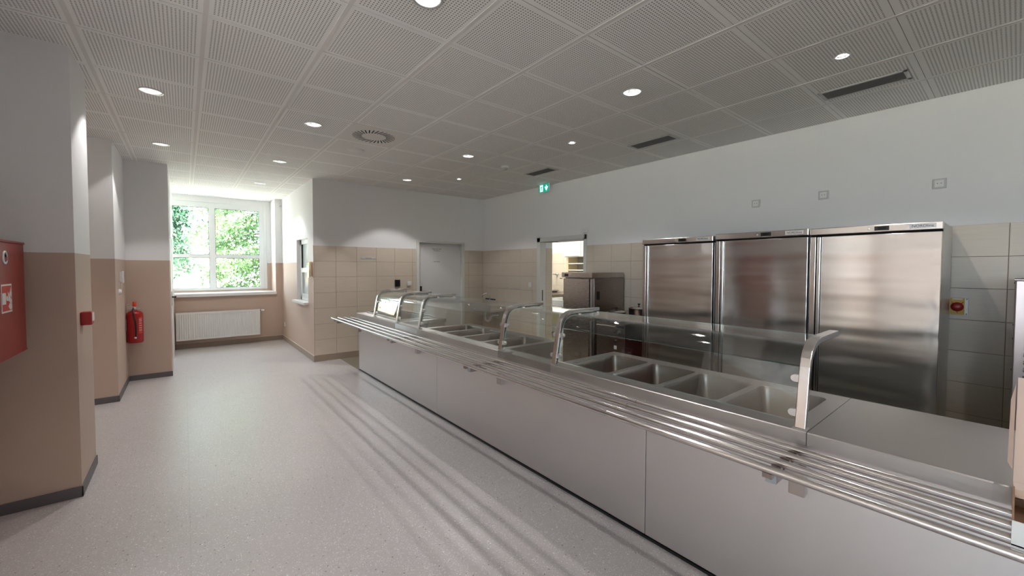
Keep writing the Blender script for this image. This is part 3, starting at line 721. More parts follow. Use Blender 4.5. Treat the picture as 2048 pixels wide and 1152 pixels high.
# intercom and thermostat on the column side
ic = thing('intercom', 'white wall phone with cord on the column side above a small round switch', 'intercom', (LX, 6.72, 1.40))
MB().box(LX, LX+.022, 6.60, 6.68, 1.33, 1.45).build('base', M_WPLAST, ic, bevel=.004)
MB().box(LX+.022, LX+.042, 6.61, 6.64, 1.32, 1.46).build('handset', M_WPLAST, ic, bevel=.006)
MB().tube([(LX+.02, 6.62, 1.32), (LX+.02, 6.60, 1.27), (LX+.015, 6.62, 1.23), (LX+.01, 6.64, 1.33)], .003, 6).build('cord', M_WPLAST, ic)
rs = MB().lathe([(.0, .024), (.030, .020), (.036, .0)], (LX, 6.56, 1.215), 24, axis='x').build('round_switch', M_WPLAST)
tag(rs, 'small round white switch on the column side below the wall phone', 'switch')
# motion sensor by the window
ms = thing('motion_sensor', 'white motion sensor high in the corner beside the big window', 'sensor', (1.585, 9.56, 2.80))
MB().box(1.555, 1.598, 9.555, WY, 2.745, 2.835).build('housing', M_WPLAST, ms, bevel=.006)
MB().box(1.560, 1.590, 9.545, 9.556, 2.755, 2.785).build('lens', M_GREY, ms, bevel=.003)
# wall socket near floor
so = MB().box(SX-.012, SX, 9.36, 9.44, .30, .38).build('wall_socket', M_WPLAST, bevel=.003)
tag(so, 'white socket low on the side wall beside the radiator', 'socket')
# leaflet holder
lh = thing('leaflet_holder', 'clear wall holder with beige leaflets beside the small side window', 'leaflet holder', (SX-.02, 7.12, 1.36))
MB().box(SX-.045, SX, 7.06, 7.20, 1.345, 1.365).box(SX-.048, SX-.044, 7.06, 7.20, 1.345, 1.48).build('holder', M_WPLAST, lh)
MB().box(SX-.035, SX-.008, 7.07, 7.19, 1.366, 1.60).build('leaflets', M_LEAF, lh)
MB().box(SX-.052, SX-.001, 7.20, 7.203, 1.365, 1.60).box(SX-.052, SX-.049, 7.06, 7.2, 1.48, 1.58).build('cover', M_GLASS, lh)
# black reader & white box on the far tiles
t = thing('card_reader', 'black card reader on the far tiled wall left of the white door box', 'card reader', (2.985, FY, 1.2))
MB().box(2.937, 3.031, FY-.035, FY-.008, 1.167, 1.290).build('housing', M_BLACK, t, bevel=.003)
MB().box(2.945, 3.023, FY-.037, FY-.035, 1.205, 1.282).build('screen', M_VOID, t)
t = thing('door_bell_box', 'small white box on the far tiled wall beside the grey door', 'wall box', (3.205, FY, 1.2))
MB().box(3.168, 3.244, FY-.035, FY-.008, 1.178, 1.256).build('housing', M_WPLAST, t, bevel=.004)
MB().box(3.185, 3.227, FY-.040, FY-.035, 1.195, 1.24).build('button', M_WENAMEL, t, bevel=.002)
# sockets above the fridges
M_SOCK = mat('shadow_grey_plastic', (.58, .58, .58), .4)  # frames greyed to stand for the shadow outline around white plastic
slab = ['white double socket high above the left fridge', 'white double socket high above the middle fridge', 'white double socket high above the right fridge']
for (yc, zc2), lab in zip(((1.797, 2.210), (1.200, 2.220), (.424, 2.208)), slab):
    t = thing('wall_socket', lab, 'socket', (WX, yc, zc2), 'sockets above the fridges')
    MB().box(WX-.012, WX, yc-.041, yc+.041, zc2-.041, zc2+.041).build('frame', M_SOCK, t, bevel=.003)
    MB().box(WX-.016, WX-.012, yc-.028, yc+.028, zc2-.028, zc2+.028).build('insert', M_WENAMEL, t, bevel=.003)
    MB().box(WX-.0175, WX-.0155, yc-.014, yc-.008, zc2-.002, zc2+.004).box(WX-.0175, WX-.0155, yc+.008, yc+.014, zc2-.002, zc2+.004).build('socket_hole', M_GREYINK, t)
so = MB().box(WX-.018, WX-.008, 5.435, 5.515, 1.165, 1.245).build('light_switch', M_WPLAST, bevel=.003)
tag(so, 'white light switch on the tiles left of the open doorway', 'switch')
# red rotary emergency switches
def estop(yc, lab):
    t = thing('rotary_isolator', lab, 'switch', (WX, yc, 1.207), 'rotary isolators')
    x = WX-.008
    MB().box(x-.012, x, yc-.060, yc+.060, 1.139, 1.279).build('plate', M_GREY, t, bevel=.002)
    MB().box(x-.0135, x-.012, yc-.040, yc+.040, 1.143, 1.275).build('yellow_face', M_YELLOW, t)
    MB().box(x-.0145, x-.0135, yc-.028, yc+.028, 1.262, 1.271).build('inscription_strip', M_WPLAST, t)
    MB().lathe([(.036, 0), (.036, -.012), (.030, -.020), (0, -.020)], (x-.0135, yc, 1.205), 28, axis='x').build('knob', M_KNOBRED, t)
    k = [c for c in t.children if c.name.startswith('knob')][0]
    q = MB()
    for a in (PI/2-PI, PI*.28, PI*.72):
        c, s_ = math.cos(a), math.sin(a); d = Vector((c, s_)); nn = Vector((-s_, c))*.0035; P0 = Vector((yc, 1.205))+d*.034; P1 = Vector((yc, 1.205))+d*.050
        q.prism([tuple(P0-nn), tuple(P1-nn), tuple(P1+nn), tuple(P0+nn)], 'x', x-.0148, x-.0136)
    q.build('position_mark', M_KNOBRED, t)
    for dy in (-.050, .050):
        for z in (1.150, 1.268): MB().lathe([(.004, 0), (.004, -.0015)], (x-.012, yc+dy, z), 10, axis='x').build('screw', M_INK, t)
estop(.300, 'red rotary switch on a yellow plate, on the tiles right of the fridges')
estop(.428, 'red rotary switch half hidden behind the right fridge side')

# ------------------------------------------------------------------ serving counter
ZT = .845; XF = 1.958; XB = 2.660; ZN = .787
def rrect(x0, x1, y0, y1, r, n=5):
    pts = []
    for cx, cyy, a0 in ((x1-r, y0+r, -PI/2), (x1-r, y1-r, 0), (x0+r, y1-r, PI/2), (x0+r, y0+r, PI)):
        for k in range(n+1):
            a = a0+PI/2*k/n; pts.append((cx+r*math.cos(a), cyy+r*math.sin(a)))
    return pts
def rect_match(x0, x1, y0, y1, n=5):
    """points on the rectangle paired with rrect's corner arcs"""
    pts = []
    for c in ((x1, y0), (x1, y1), (x0, y1), (x0, y0)):
        pts += [c]*(n+1)
    return pts
def worktop(par, y0, y1, wells, holes_x=(2.075, 2.562), zt=ZT):
    q = MB(); x0, x1 = XF, XB
    hx0, hx1 = holes_x
    def quad(a, b_, c, d): q.add([(a, c, zt), (b_, c, zt), (b_, d, zt), (a, d, zt)], [(0, 1, 2, 3)])
    if wells:
        ys_ = [y0]+[w[0] for w in wells]+[y1]
        quad(x0+.004, hx0-.012, y0, y1); quad(hx1+.012, x1, y0, y1)
        cells = []; prev = y0
        for k, (a, c) in enumerate(wells):
            nxt = (c+wells[k+1][0])/2 if k < len(wells)-1 else y1
            cells.append((prev, nxt, a, c)); prev = nxt
        for ca, cb, a, c in cells:
            inner = rrect(hx0, hx1, a, c, .035); outer = rect_match(hx0-.012, hx1+.012, ca, cb); m_ = len(inner)
            v = [(p[0], p[1], zt) for p in outer]+[(p[0], p[1], zt) for p in inner]+[(p[0]+.0*0, p[1], zt-.004) for p in inner]
            f = []
            for k in range(m_):
                j = (k+1) % m_; f += [(k, j, m_+j, m_+k), (m_+k, m_+j, 2*m_+j, 2*m_+k)]
            q.add(v, f)
    else: quad(x0+.004, x1, y0, y1)
    # nose, sides, rear edge
    q.add([(x0+.004, y0, zt), (x0+.004, y1, zt), (x0, y1, zt-.004), (x0, y0, zt-.004), (x0, y1, ZN), (x0, y0, ZN), (x0+.028, y1, ZN), (x0+.028, y0, ZN)],
          [(0, 3, 2, 1), (3, 5, 4, 2), (5, 7, 6, 4)], 1)
    q.add([(x1, y0, zt), (x1, y1, zt), (x1, y1, zt-.04), (x1, y0, zt-.04), (x0+.028, y1, zt-.04), (x0+.028, y0, zt-.04)], [(0, 1, 2, 3)])
    for y in (y0, y1): q.add([(x0+.004, y, zt), (x1, y, zt), (x1, y, zt-.04), (x0+.028, y, zt-.04), (x0+.028, y, ZN), (x0, y, ZN), (x0, y, zt-.004)], [(0, 1, 2, 3, 4, 5, 6)])
    return q.build('worktop', [M_TOP, M_NOSE], par)
def well(par, a, c, hx0=2.075, hx1=2.562, depth=.17, zt=ZT):
    q = MB(); loops = []
    for z, ins in ((zt-.0035, 0), (zt-.012, .003), (zt-.03, .006), (zt-depth+.03, .020), (zt-depth+.006, .030), (zt-depth, .050)):
        loops.append([(p[0], p[1], z) for p in rrect(hx0+ins, hx1-ins, a+ins, c-ins, max(.012, .035), 5)])
    m_ = len(loops[0]); v = [p for l in loops for p in l]; f = []
    for i in range(len(loops)-1):
        for k in range(m_): j = (k+1) % m_; f.append((i*m_+k, i*m_+j, (i+1)*m_+j, (i+1)*m_+k))
    f.append(tuple((len(loops)-1)*m_+k for k in range(m_)))
    q.add(v, f, 0, True)
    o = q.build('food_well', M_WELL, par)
    d = MB().lathe([(0, .002), (.018, .002), (.022, 0)], ((hx0+hx1)/2+.15, (a+c)/2, zt-depth+.0008), 16).build('drain', M_TUBE, o)
    return o
def carcass(par, y0, y1, open_back=True):
    t = .018; x0, x1 = 2.012, XB-.02; q = MB()
    MB().box(x0, x1, y0+.001, y0+t, .12, ZT-.041).build('side_panel', M_STEEL, par)
    MB().box(x0, x1, y1-t, y1-.001, .12, ZT-.041).build('side_panel', M_STEEL, par)
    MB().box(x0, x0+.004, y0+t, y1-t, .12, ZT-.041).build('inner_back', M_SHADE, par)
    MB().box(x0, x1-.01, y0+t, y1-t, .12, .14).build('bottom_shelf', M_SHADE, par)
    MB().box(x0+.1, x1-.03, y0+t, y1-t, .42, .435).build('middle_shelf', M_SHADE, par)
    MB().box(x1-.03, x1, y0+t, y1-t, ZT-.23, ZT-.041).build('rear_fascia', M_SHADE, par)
    for x in (x0+.03, x1-.06):
        for y in (y0+.03, y1-.06): MB().box(x, x+.03, y, y+.03, 0, .12).build('leg', M_STEEL, par)
def unit(name, label, y0, y1, wells):
    t = thing(name, label, 'counter', ((XF+XB)/2, (y0+y1)/2, 0)); worktop(t, y0, y1, wells)
    for a, c in wells: well(t, a, c)
    carcass(t, y0, y1); return t
g_ = .0012
unit('plain_counter', 'plain stainless steel worktop counter nearest the right edge', -1.60, .520-g_, [])
wA = [(.592, .898), (.934, 1.242), (1.272, 1.580), (1.612, 1.926)]
unit('bain_marie_counter', 'stainless bain-marie counter with four open wells, nearer one', .520+g_, 1.998-g_, wA)
unit('bain_marie_counter', 'stainless bain-marie counter with four open wells, farther one', 2.600+g_, 4.070-g_, [(a+2.078, c+2.078) for a, c in wA])
# bridging ledges across the two trolley bays
for (y0, y1), lab in (((1.998, 2.600), 'narrow steel ledge bridging the bay between the two bain-marie counters'), ((4.070, 4.650), 'narrow steel ledge bridging the bay before the cold well counter')):
    t = thing('bridge_ledge', lab, 'counter ledge', (XF+.05, (y0+y1)/2, ZT))
    q = MB(); q.box(XF+.002, XF+.100, y0+g_, y1-g_, ZT-.025, ZT).box(XF, XF+.004, y0+g_, y1-g_, ZN, ZT-.002); q.build('ledge', M_TOP, t, bevel=.0015)
    MB().box(2.012, 2.020, y0, y1, .02, ZT-.026).build('rear_lining', M_PANEL, t)
# cold display unit
t = thing('cold_well_counter', 'stainless counter with a deep rimmed cold well at the far end', 'counter', (2.3, 5.35, 0))
y0, y1 = 4.650+g_, 6.045
worktop(t, y0, y1, [(4.78, 5.93)], (2.10, 2.56)); well(t, 4.78, 5.93, 2.10, 2.56, .22)
q = MB()
for bx in ((2.075, 2.10, 4.755, 5.955), (2.56, 2.585, 4.755, 5.955), (2.10, 2.56, 4.755, 4.78), (2.10, 2.56, 5.93, 5.955)): q.box(*bx, ZT, ZT+.022)
q.build('raised_rim', M_STEEL, t, bevel=.003)
q = MB(); q.box(2.098, 2.104, 4.79, 5.92, ZT+.012, ZT+.020).box(2.556, 2.562, 4.79, 5.92, ZT+.012, ZT+.020).box(2.104, 2.556, 5.924, 5.930, ZT+.012, ZT+.020); q.build('rubber_seal', M_BLACK, t)
carcass(t, y0, y1)
MB().box(2.45, 2.66, 4.650-.028, 4.650, .60, .64).build('handle_bar', M_DARKSTEEL, t, bevel=.003)

# cladding panels
cl = thing('counter_cladding', 'matt steel front panels along the whole serving counter', 'counter front', (1.99, 2.2, 0))
edges = [6.045, 3.676, 1.272, -1.13, -1.62]
for a, c in zip(edges[:-1], edges[1:]):
    MB().box(1.990, 2.006, c+.0018, a-.0018, .018, ZN+.018).build('panel', M_PANEL, cl, bevel=.0015)
MB().box(1.999, 2.010, -1.62, 6.04, .0, ZN).build('backing', M_VOID, cl)
MB().box(2.0065, 2.0100, 6.0405, 6.045, .018, ZN).build('end_strip', M_SKIRT, cl)
MB().box(1.985, 1.992, -1.62, 6.04, 0, .014).build('seal_strip', M_BLACK, cl)

# tray slide
ts = thing('tray_slide', 'four-bar polished tube tray slide along the counter front', 'tray rail', (1.78, 2.2, .75))
ZR = .782; RX = [1.640, 1.728, 1.816, 1.903]
for k, x in enumerate(RX):
    ye = 6.14-.012*k
    for a, c in ((-1.6, 1.2715), (1.2745, ye)):
        MB().tube([(x, a, ZR), (x, c, ZR)], .0145, 16).build('rail', M_TUBE, ts)
    MB().tube([(x, 1.262, ZR), (x, 1.2845, ZR)], .0142, 16).build('coupling', M_WELL, ts)
for y in (-1.4, .549, 2.580, 4.070, 5.985):
    MB().box(1.672, 1.988, y-.018, y+.018, .722, .752).build('support_arm', M_DARKSTEEL, ts, bevel=.002)
    MB().box(1.668, 1.672, y-.018, y+.018, .722, .752).build('end_cap', M_GALV, ts)
    for x in RX: MB().box(x-.010, x+.010, y-.016, y+.016, .752, ZR-.012).build('saddle', M_DARKSTEEL, ts)
    MB().box(1.950, 1.990, y-.028, y+.028, .575, .700).box(1.965, 1.990, y-.028, y+.028, .700, .722).build('wall_bracket', M_BRK, ts, bevel=.003)
    MB().lathe([(.011, 0), (.011, -.0012)], (1.950, y, .640), 14, axis='x').build('bolt_hole', M_VOID, ts)

# ------------------------------------------------------------------ sneeze guard
sg = thing('sneeze_guard', 'glass sneeze guard on six curved steel posts along the counter', 'sneeze guard', (2.1, 3.0, ZT))
PY = [5.395, 4.650, 4.060, 2.600, 1.985, .548]
prof = [(1.985, ZT+.002), (2.000, .930), (2.020, 1.045), (2.030, 1.095)]
c0 = Vector((2.140, 1.078))
arc = [(2.0315, 1.100), (2.040, 1.128), (2.056, 1.153), (2.080, 1.174), (2.110, 1.188), (2.145, 1.196), (2.185, 1.199), (2.440, 1.200)]
full = prof+arc[1:]
for y in PY:
    MB().sweep([(x, y, z) for x, z in full], .038, .026).build('post', M_TUBE, sg, bevel=.0025)
    p = [c for c in sg.children][-1]
    MB().box(1.962, 2.012, y-.026, y+.026, ZT, ZT+.004).build('foot_plate', M_STEEL, sg, bevel=.001)
def px_at(z):
    for (x0, z0), (x1, z1) in zip(prof[:-1], prof[1:]):
        if z0 <= z <= z1: return x0+(x1-x0)*(z-z0)/(z1-z0)
    return prof[-1][0]
for i, y in enumerate(PY):
    for side in (1, -1):
        if (i == 0 and side == 1) or (i == len(PY)-1 and side == -1): continue
        for z in (.905, 1.045):
            x = px_at(z)+.004; q = MB(); L_ = .034
            pts = [(y+side*.016, z-.015), (y+side*L_, z-.015)]+[(y+side*(L_+.015*math.cos(a)), z+.015*math.sin(a)) for a in [(-PI/2+PI*k/8) for k in range(1, 8)]]+[(y+side*L_, z+.015), (y+side*.016, z+.015)]
            if side < 0: pts = pts[::-1]
            q.prism(pts, 'x', x-.010, x+.012); q.build('clamp', M_ALU, sg)
        for xx in (2.20, 2.40):
            MB().lathe([(.013, -.022), (.013, -.013), (.008, -.013)], (xx, y+side*.034, 1.200), 14).build('glass_button', M_TUBE, sg) if side == -1 or i == 5 or True else None
for i in range(5):
    ya, yb = PY[i]-.024, PY[i+1]+.024
    xb, xt = px_at(.868)+.004, px_at(1.095)+.004; q = MB(); t_ = .006
    q.add([(xb, yb, .868), (xb, ya, .868), (xt, ya, 1.092), (xt, yb, 1.092), (xb+t_, yb, .868), (xb+t_, ya, .868), (xt+t_, ya, 1.092), (xt+t_, yb, 1.092)],
          [(0, 1, 2, 3), (7, 6, 5, 4)], 0)
    q.add([(xb, yb, .868), (xb, ya, .868), (xt, ya, 1.092), (xt, yb, 1.092), (xb+t_, yb, .868), (xb+t_, ya, .868), (xt+t_, ya, 1.092), (xt+t_, yb, 1.092)],
          [(0, 4, 5, 1), (1, 5, 6, 2), (2, 6, 7, 3), (3, 7, 4, 0)], 1)
    q.build('front_pane', [M_GLASS, M_GEDGE], sg)
    path = [(2.040, 1.098), (2.050, 1.126), (2.066, 1.148), (2.090, 1.164), (2.118, 1.175), (2.150, 1.181), (2.19, 1.182), (2.435, 1.183)]
    off = []
    for k, p in enumerate(path):
        a = Vector(path[max(0, k-1)]); c = Vector(path[min(len(path)-1, k+1)]); d = (c-a).normalized(); off.append((p[0]+d[1]*t_, p[1]-d[0]*t_))
    q = MB(); n_ = len(path); v = []
    for x, z in path: v += [(x, ya, z), (x, yb, z)]
    q.add(v, [(2*k, 2*k+1, 2*k+3, 2*k+2) for k in range(n_-1)], 0, True)
    v = []
    for x, z in off: v += [(x, ya, z), (x, yb, z)]
    q.add(v, [(2*k+2, 2*k+3, 2*k+1, 2*k) for k in range(n_-1)], 0, True)
    for yy in (ya, yb):
        v = [(x, yy, z) for x, z in path]+[(x, yy, z) for x, z in off]
        q.add(v, [(k, k+1, n_+k+1, n_+k) for k in range(n_-1)], 1)
    for k in (0, n_-1): q.add([(path[k][0], ya, path[k][1]), (path[k][0], yb, path[k][1]), (off[k][0], yb, off[k][1]), (off[k][0], ya, off[k][1])], [(0, 1, 2, 3)], 1)
    q.build('top_pane', [M_GLASS, M_GEDGE], sg)

# ------------------------------------------------------------------ fridges
def fridge(y0, y1, ztop, xf, lab, lock):
    t = thing('upright_fridge', lab, 'fridge', ((xf+WX)/2, (y0+y1)/2, 0), 'row of tall steel fridges')
    zb = ztop-.058
    MB().box(xf+.055, WX-.06, y0+.004, y1-.004, .10, ztop-.004).build('body', M_STEEL, t, bevel=.003)
    MB().box(xf, xf+.06, y0, y1, zb, ztop).build('control_band', M_FBAND, t, bevel=.006)
    MB().box(xf+.010, xf+.054, y0+.004, y1-.082, .115, zb-.012).build('door', M_DOOR, t, bevel=.004)
    d = t.children[-1]
    # handle profile: vertical strips and grooves on the opening side
    MB().box(xf+.004, xf+.050, y1-.078, y1-.052, .115, zb-.012).build('grip_profile', M_TUBE, t, bevel=.006)
    MB().box(xf+.030, xf+.054, y1-.082, y1-.006, .115, zb-.008).build('grip_recess', M_VOID, t)
    MB().box(xf+.008, xf+.052, y1-.044, y1-.004, .115, zb-.012).build('hinge_post', M_FBAND, t, bevel=.004)
    MB().box(xf+.03, xf+.056, y0+.004, y1-.004, zb-.012, zb).build('gasket', M_VOID, t)
    MB().box(xf+.04, WX-.05, y0+.02, y1-.02, .0, .10).build('plinth', M_BLACK, t)
    yc = y0+.324
    MB().box(xf-.003, xf, yc-.042, yc+.042, zb+.013, zb+.046).build('display', M_BLACK, t, bevel=.001)
    MB().box(xf-.0036, xf-.003, yc-.026, yc+.022, zb+.021, zb+.038).build('display_window', M_VOID, t)
    yn = y0+.103
    MB().box(xf-.0015, xf, yn-.068, yn+.068, zb+.014, zb+.048).build('badge', M_LABEL, t)
    text('lettering', 'NORDline', .026, M_INK, t, (xf-.0018, yn, zb+.031), ROT_FACE_NEGX, 1.0)
    MB().lathe([(.0095, 0), (.0095, -.002), (.006, -.0035), (0, -.0035)], (xf, yc+.074, zb+.029), 18, axis='x').build('lock', M_ALU, t)
    return t
fridge(.335, 1.116, 1.845, 4.150, 'tall stainless steel fridge at the right end of the row of three', True)
fridge(1.122, 1.897, 1.848, 4.140, 'tall stainless steel fridge in the middle of the row of three', False)
fridge(1.925, 2.732, 1.838, 4.150, 'tall stainless steel fridge at the left end, beside the cooking range', False)

# ------------------------------------------------------------------ holding cabinet
hcab = thing('holding_cabinet', 'tall brown-toned steel warming cabinet with digital display beside the doorway', 'oven', (4.45, 3.72, 0))
x0, x1, y0, y1, zt = 4.136, 4.815, 3.458, 3.985, 1.448
MB().box(x0+.05, x1, y0, y1-.004, .10, zt-.072).build('body', M_DARKSTEEL, hcab, bevel=.003)
MB().box(x0-.010, x1, y0-.002, y1+.012, zt-.070, zt).build('top_housing', M_HOLD, hcab, bevel=.004)
MB().box(x0-.012, x0-.010, y1-.115, y1-.045, zt-.055, zt-.020).build('display', M_BLACK, hcab)
MB().tube([(x0-.005, y1+.02, zt-.085), (x0-.03, y1+.02, zt-.085), (x0-.03, y1-.02, zt-.088)], .007, 8).build('vent_spout', M_TUBE, hcab)
for z0, z1 in ((.845, zt-.085), (.13, .815)):
    MB().box(x0, x0+.045, y0+.055, y1-.012, z0, z1).build('cabinet_door', M_HOLD, hcab, bevel=.004)
    MB().box(x0+.012, x0+.05, y0+.012, y0+.045, z0, z1).build('door_grip', M_STEEL, hcab, bevel=.003)
    MB().box(x0+.03, x0+.05, y0+.042, y0+.058, z0, z1).build('grip_gap', M_VOID, hcab)
MB().box(x0+.09, x0+.15, y0-.004, y0-.0005, 1.09, 1.20).build('side_recess', M_BLACK, hcab)
MB().box(x0+.17, x1-.01, y0-.003, y0-.0005, .70, zt-.075).build('side_plate', M_DARKSTEEL, hcab, bevel=.001)
for x in (x0+.07, x1-.07):
    for y in (y0+.06, y1-.06): MB().lathe([(.022, 0), (.022, .10)], (x, y, 0), 12).build('caster', M_BLACK, hcab)

# ------------------------------------------------------------------ range and pots
rg = thing('cooking_range', 'low dark steel range with front knobs between fridge and warming cabinet', 'cooker', (4.45, 3.15, 0))
x0, x1, y0, y1, zt = 4.100, 4.80, 2.925, 3.352, .835
MB().box(x0+.02, x1, y0, y1, .10, zt-.012).build('body', M_BLACK, rg, bevel=.003)
MB().box(x0, x1, y0-.002, y1+.002, zt-.012, zt).build('hob_top', M_DARKSTEEL, rg, bevel=.003)
MB().box(x0+.004, x0+.02, y0+.004, y1-.002, zt-.17, zt-.014).build('control_panel', M_DARKSTEEL, rg, bevel=.002)
MB().box(x0+.004, x0+.02, y0+.004, y1-.002, .13, zt-.175).build('oven_door', M_DARKSTEEL, rg, bevel=.003)
MB().tube([(x0-.018, y0+.12, zt-.040), (x0-.018, y1-.02, zt-.040)], .008, 8).build('towel_rail', M_TUBE, rg)
MB().box(x0-.001, x0+.004, y0+.012, y0+.12, zt-.055, zt-.020).build('display', M_BLACK, rg)
for y, z, r in ((y0+.075, zt-.105, .028), (y0+.135, zt-.105, .014), (y0+.13, zt-.215, .022)):
    MB().lathe([(r, 0), (r*.9, -.022), (0, -.024)], (x0+.004, y, z), 18, axis='x').build('knob', M_BLACK, rg)
MB().box(x0+.002, x0+.004, y0+.115, y0+.155, zt-.32, zt-.275).build('rating_label', M_WPLAST, rg)
for x in (x0+.06, x1-.06):
    for y in (y0+.05, y1-.05): MB().lathe([(.018, 0), (.018, .10)], (x, y, 0), 10).build('foot', M_BLACK, rg)
def pot(cx, cyy, R, h, lab):
    t = thing('saucepan', lab, 'pot', (cx, cyy, zt), 'lidded pots on the range')
    MB().lathe([(R*.96, 0), (R, .008), (R, h), (R+.006, h+.002), (R+.006, h+.005), (R-.003, h+.005), (R-.003, .012), (0, .010)], (cx, cyy, zt+.001), 30).build('pan', M_WELL, t)
    MB().lathe([(R, h+.006), (R*.9, h+.016), (R*.5, h+.028), (0, h+.033)], (cx, cyy, zt+.001), 30).build('lid', M_TUBE, t)
    MB().lathe([(.008, h+.03), (.006, h+.045), (.020, h+.055), (.016, h+.064), (0, h+.066)], (cx, cyy, zt+.001), 16).build('lid_knob', M_BLACK, t)
    for s_ in (1, -1):
        MB().tube([(cx-.02, cyy+s_*R, zt+h*.80), (cx-.03, cyy+s_*(R+.03), zt+h*.84), (cx+.03, cyy+s_*(R+.03), zt+h*.84), (cx+.02, cyy+s_*R, zt+h*.80)], .006, 8).build('handle', M_TUBE, t)
pot(4.33, 3.215, .112, .105, 'lidded steel pot on the range, left and nearer')
pot(4.58, 3.055, .125, .150, 'larger lidded steel pot on the range, right and behind')

# ------------------------------------------------------------------ wash basin
wb = thing('hand_basin', 'small wall-hung steel hand basin with white drain trap', 'wash basin', (4.65, 6.60, .76))
x0, x1, y0, y1, zt = 4.47, WX-.008, 6.14, 6.86, .805
y0, y1 = 6.18, 6.88
q = MB(); inner = rrect(x0+.05, x1-.09, y0+.06, y1-.06, .05); outer = rect_match(x0, x1, y0, y1); m_ = len(inner)
loops = [[(p[0], p[1], zt) for p in inner]]+[[(p[0], p[1], z) for p in rrect(x0+.05+i, x1-.09-i, y0+.06+i, y1-.06-i, .05)] for z, i in ((zt-.02, .006), (zt-.10, .02), (zt-.115, .05))]
v = [(p[0], p[1], zt) for p in outer]+[p for l in loops for p in l]; f = []
for i in range(4):
    for k in range(m_): j = (k+1) % m_; f.append((i*m_+k, i*m_+j, (i+1)*m_+j, (i+1)*m_+k))
f.append(tuple(4*m_+k for k in range(m_))); q.add(v, f, 0)
q.box(x0, x0+.004, y0, y1, zt-.115, zt-.001).box(x0, x1, y0, y0+.004, zt-.115, zt-.001).box(x0, x1, y1-.004, y1, zt-.115, zt-.001).box(x0, x1, y0, y1, zt-.135, zt-.118)
q.build('bowl', M_STEEL, wb)
MB().box(x1-.012, x1, y0, y1, zt, zt+.045).build('splashback', M_STEEL, wb, bevel=.002)
MB().lathe([(.045, 0), (.045, -.03), (.02, -.035)], (4.66, 6.60, zt-.135), 16).build('drain_collar', M_DARKSTEEL, wb)
MB().tube([(4.66, 6.60, zt-.15), (4.66, 6.60, zt-.24), (4.66, 6.60, zt-.30), (4.665, 6.585, zt-.335), (4.68, 6.55, zt-.350), (4.70, 6.515, zt-.335), (4.71, 6.50, zt-.30), (4.715, 6.49, zt-.26), (4.74, 6.47, zt-.235), (4.80, 6.43, zt-.225), (WX-.01, 6.42, zt-.225)], .022, 12).build('drain_trap', M_WPLAST, wb)
fa = thing('swan_neck_tap', 'chrome swan-neck tap on a dark strip above the hand basin', 'tap', (4.80, 6.66, .86))
MB().box(WX-.030, WX-.008, 6.52, 6.84, .862, .886).build('mounting_strip', M_BLACK, fa)
MB().tube([(4.79, 6.63, .85), (4.79, 6.63, .92)]+[(4.79-.06*(1-math.cos(a)), 6.63+.10*(1-math.cos(a))*.5, .92+.075*math.sin(a)) for a in [PI*k/8 for k in range(1, 9)]], .008, 10).build('spout', M_TUBE, fa)
MB().box(4.78, 4.83, 6.615, 6.645, .85, .875).box(4.79, WX-.03, 6.62, 6.64, .866, .882).build('base', M_TUBE, fa, bevel=.002)

# ------------------------------------------------------------------ room beyond the doorway
RB = 6.80
wb2 = wallbox('wall_room', [(RB, RB+.2, 3.2, 8.6, 0, CE+.06), (WX+.29, RB+.2, 8.2, 8.4, 0, CE+.06), (WX+.29, RB+.2, 3.2, 3.4, 0, CE+.06)], M_WHITE)
yy = [8.2-.336*k for k in range(9)]
tile_right(yy, x=RB, parent=wb2, zr=rows[2:])
MB().box(RB-.0045, RB, 5.4, 8.2, .6, ROWTOP-.001).build('grout', M_GROUT, wb2)
d = bpy.data.lights.new('room_lamp', 'AREA'); d.shape = 'RECTANGLE'; d.size = 1.2; d.size_y = .6; d.energy = 22; d.color = (1, .96, .84)
o = bpy.data.objects.new('room_lamp', d); COL.objects.link(o); o.location = (5.95, 6.3, CE-.03)
t = thing('ceiling_panel_light', 'white ceiling panel light in the room beyond the doorway', 'ceiling light', (5.95, 6.3, CE-.01))
MB().box(5.33, 6.57, 5.98, 6.62, CE-.022, CE-.001).build('housing', M_WENAMEL, t)
cab = thing('wall_cabinet', 'white wall cabinet in the bright room beyond the doorway', 'cabinet', (RB-.2, 5.9, 1.78))
MB().box(RB-.33, RB-.001, 5.2, 6.20, 1.745, 2.40).build('body', M_WENAMEL, cab, bevel=.002)
MB().box(RB-.35, RB-.331, 5.71, 6.198, 1.75, 2.395).build('cabinet_door', M_WENAMEL, cab, bevel=.003)
MB().box(RB-.35, RB-.331, 5.2, 5.70, 1.75, 2.395).build('cabinet_door', M_WENAMEL, cab, bevel=.003)
MB().box(RB-.36, RB-.35, 5.75, 6.15, 1.765, 1.772).build('handle', M_ALU, cab)
rk = thing('dish_rack', 'white two-tier dish rack under the wall cabinet', 'dish rack', (RB-.2, 5.75, 1.2))
q = MB(); q.box(RB-.30, RB-.01, 6.10, 6.16, 1.10, 1.74).build('side_panel', M_LEAF, rk)
for z in (1.60, 1.46, 1.30): MB().tube([(RB-.02, 6.08, z), (RB-.30, 6.08, z), (RB-.31, 6.06, z), (RB-.31, 5.3, z)], .012, 8).build('shelf', M_WENAMEL, rk)
MB().box(RB-.02, RB-.01, 5.3, 6.09, 1.1, 1.74).build('backing', mat('rack_backing', (.25, .22, .17), .7), rk)
tp = thing('wall_tap', 'small chrome tap on the tiled wall of the bright room', 'tap', (RB-.02, 6.75, 1.35))
MB().lathe([(.035, 0), (.035, -.02), (.015, -.03)], (RB-.008, 6.72, 1.36), 14, axis='x').build('rosette', M_TUBE, tp)
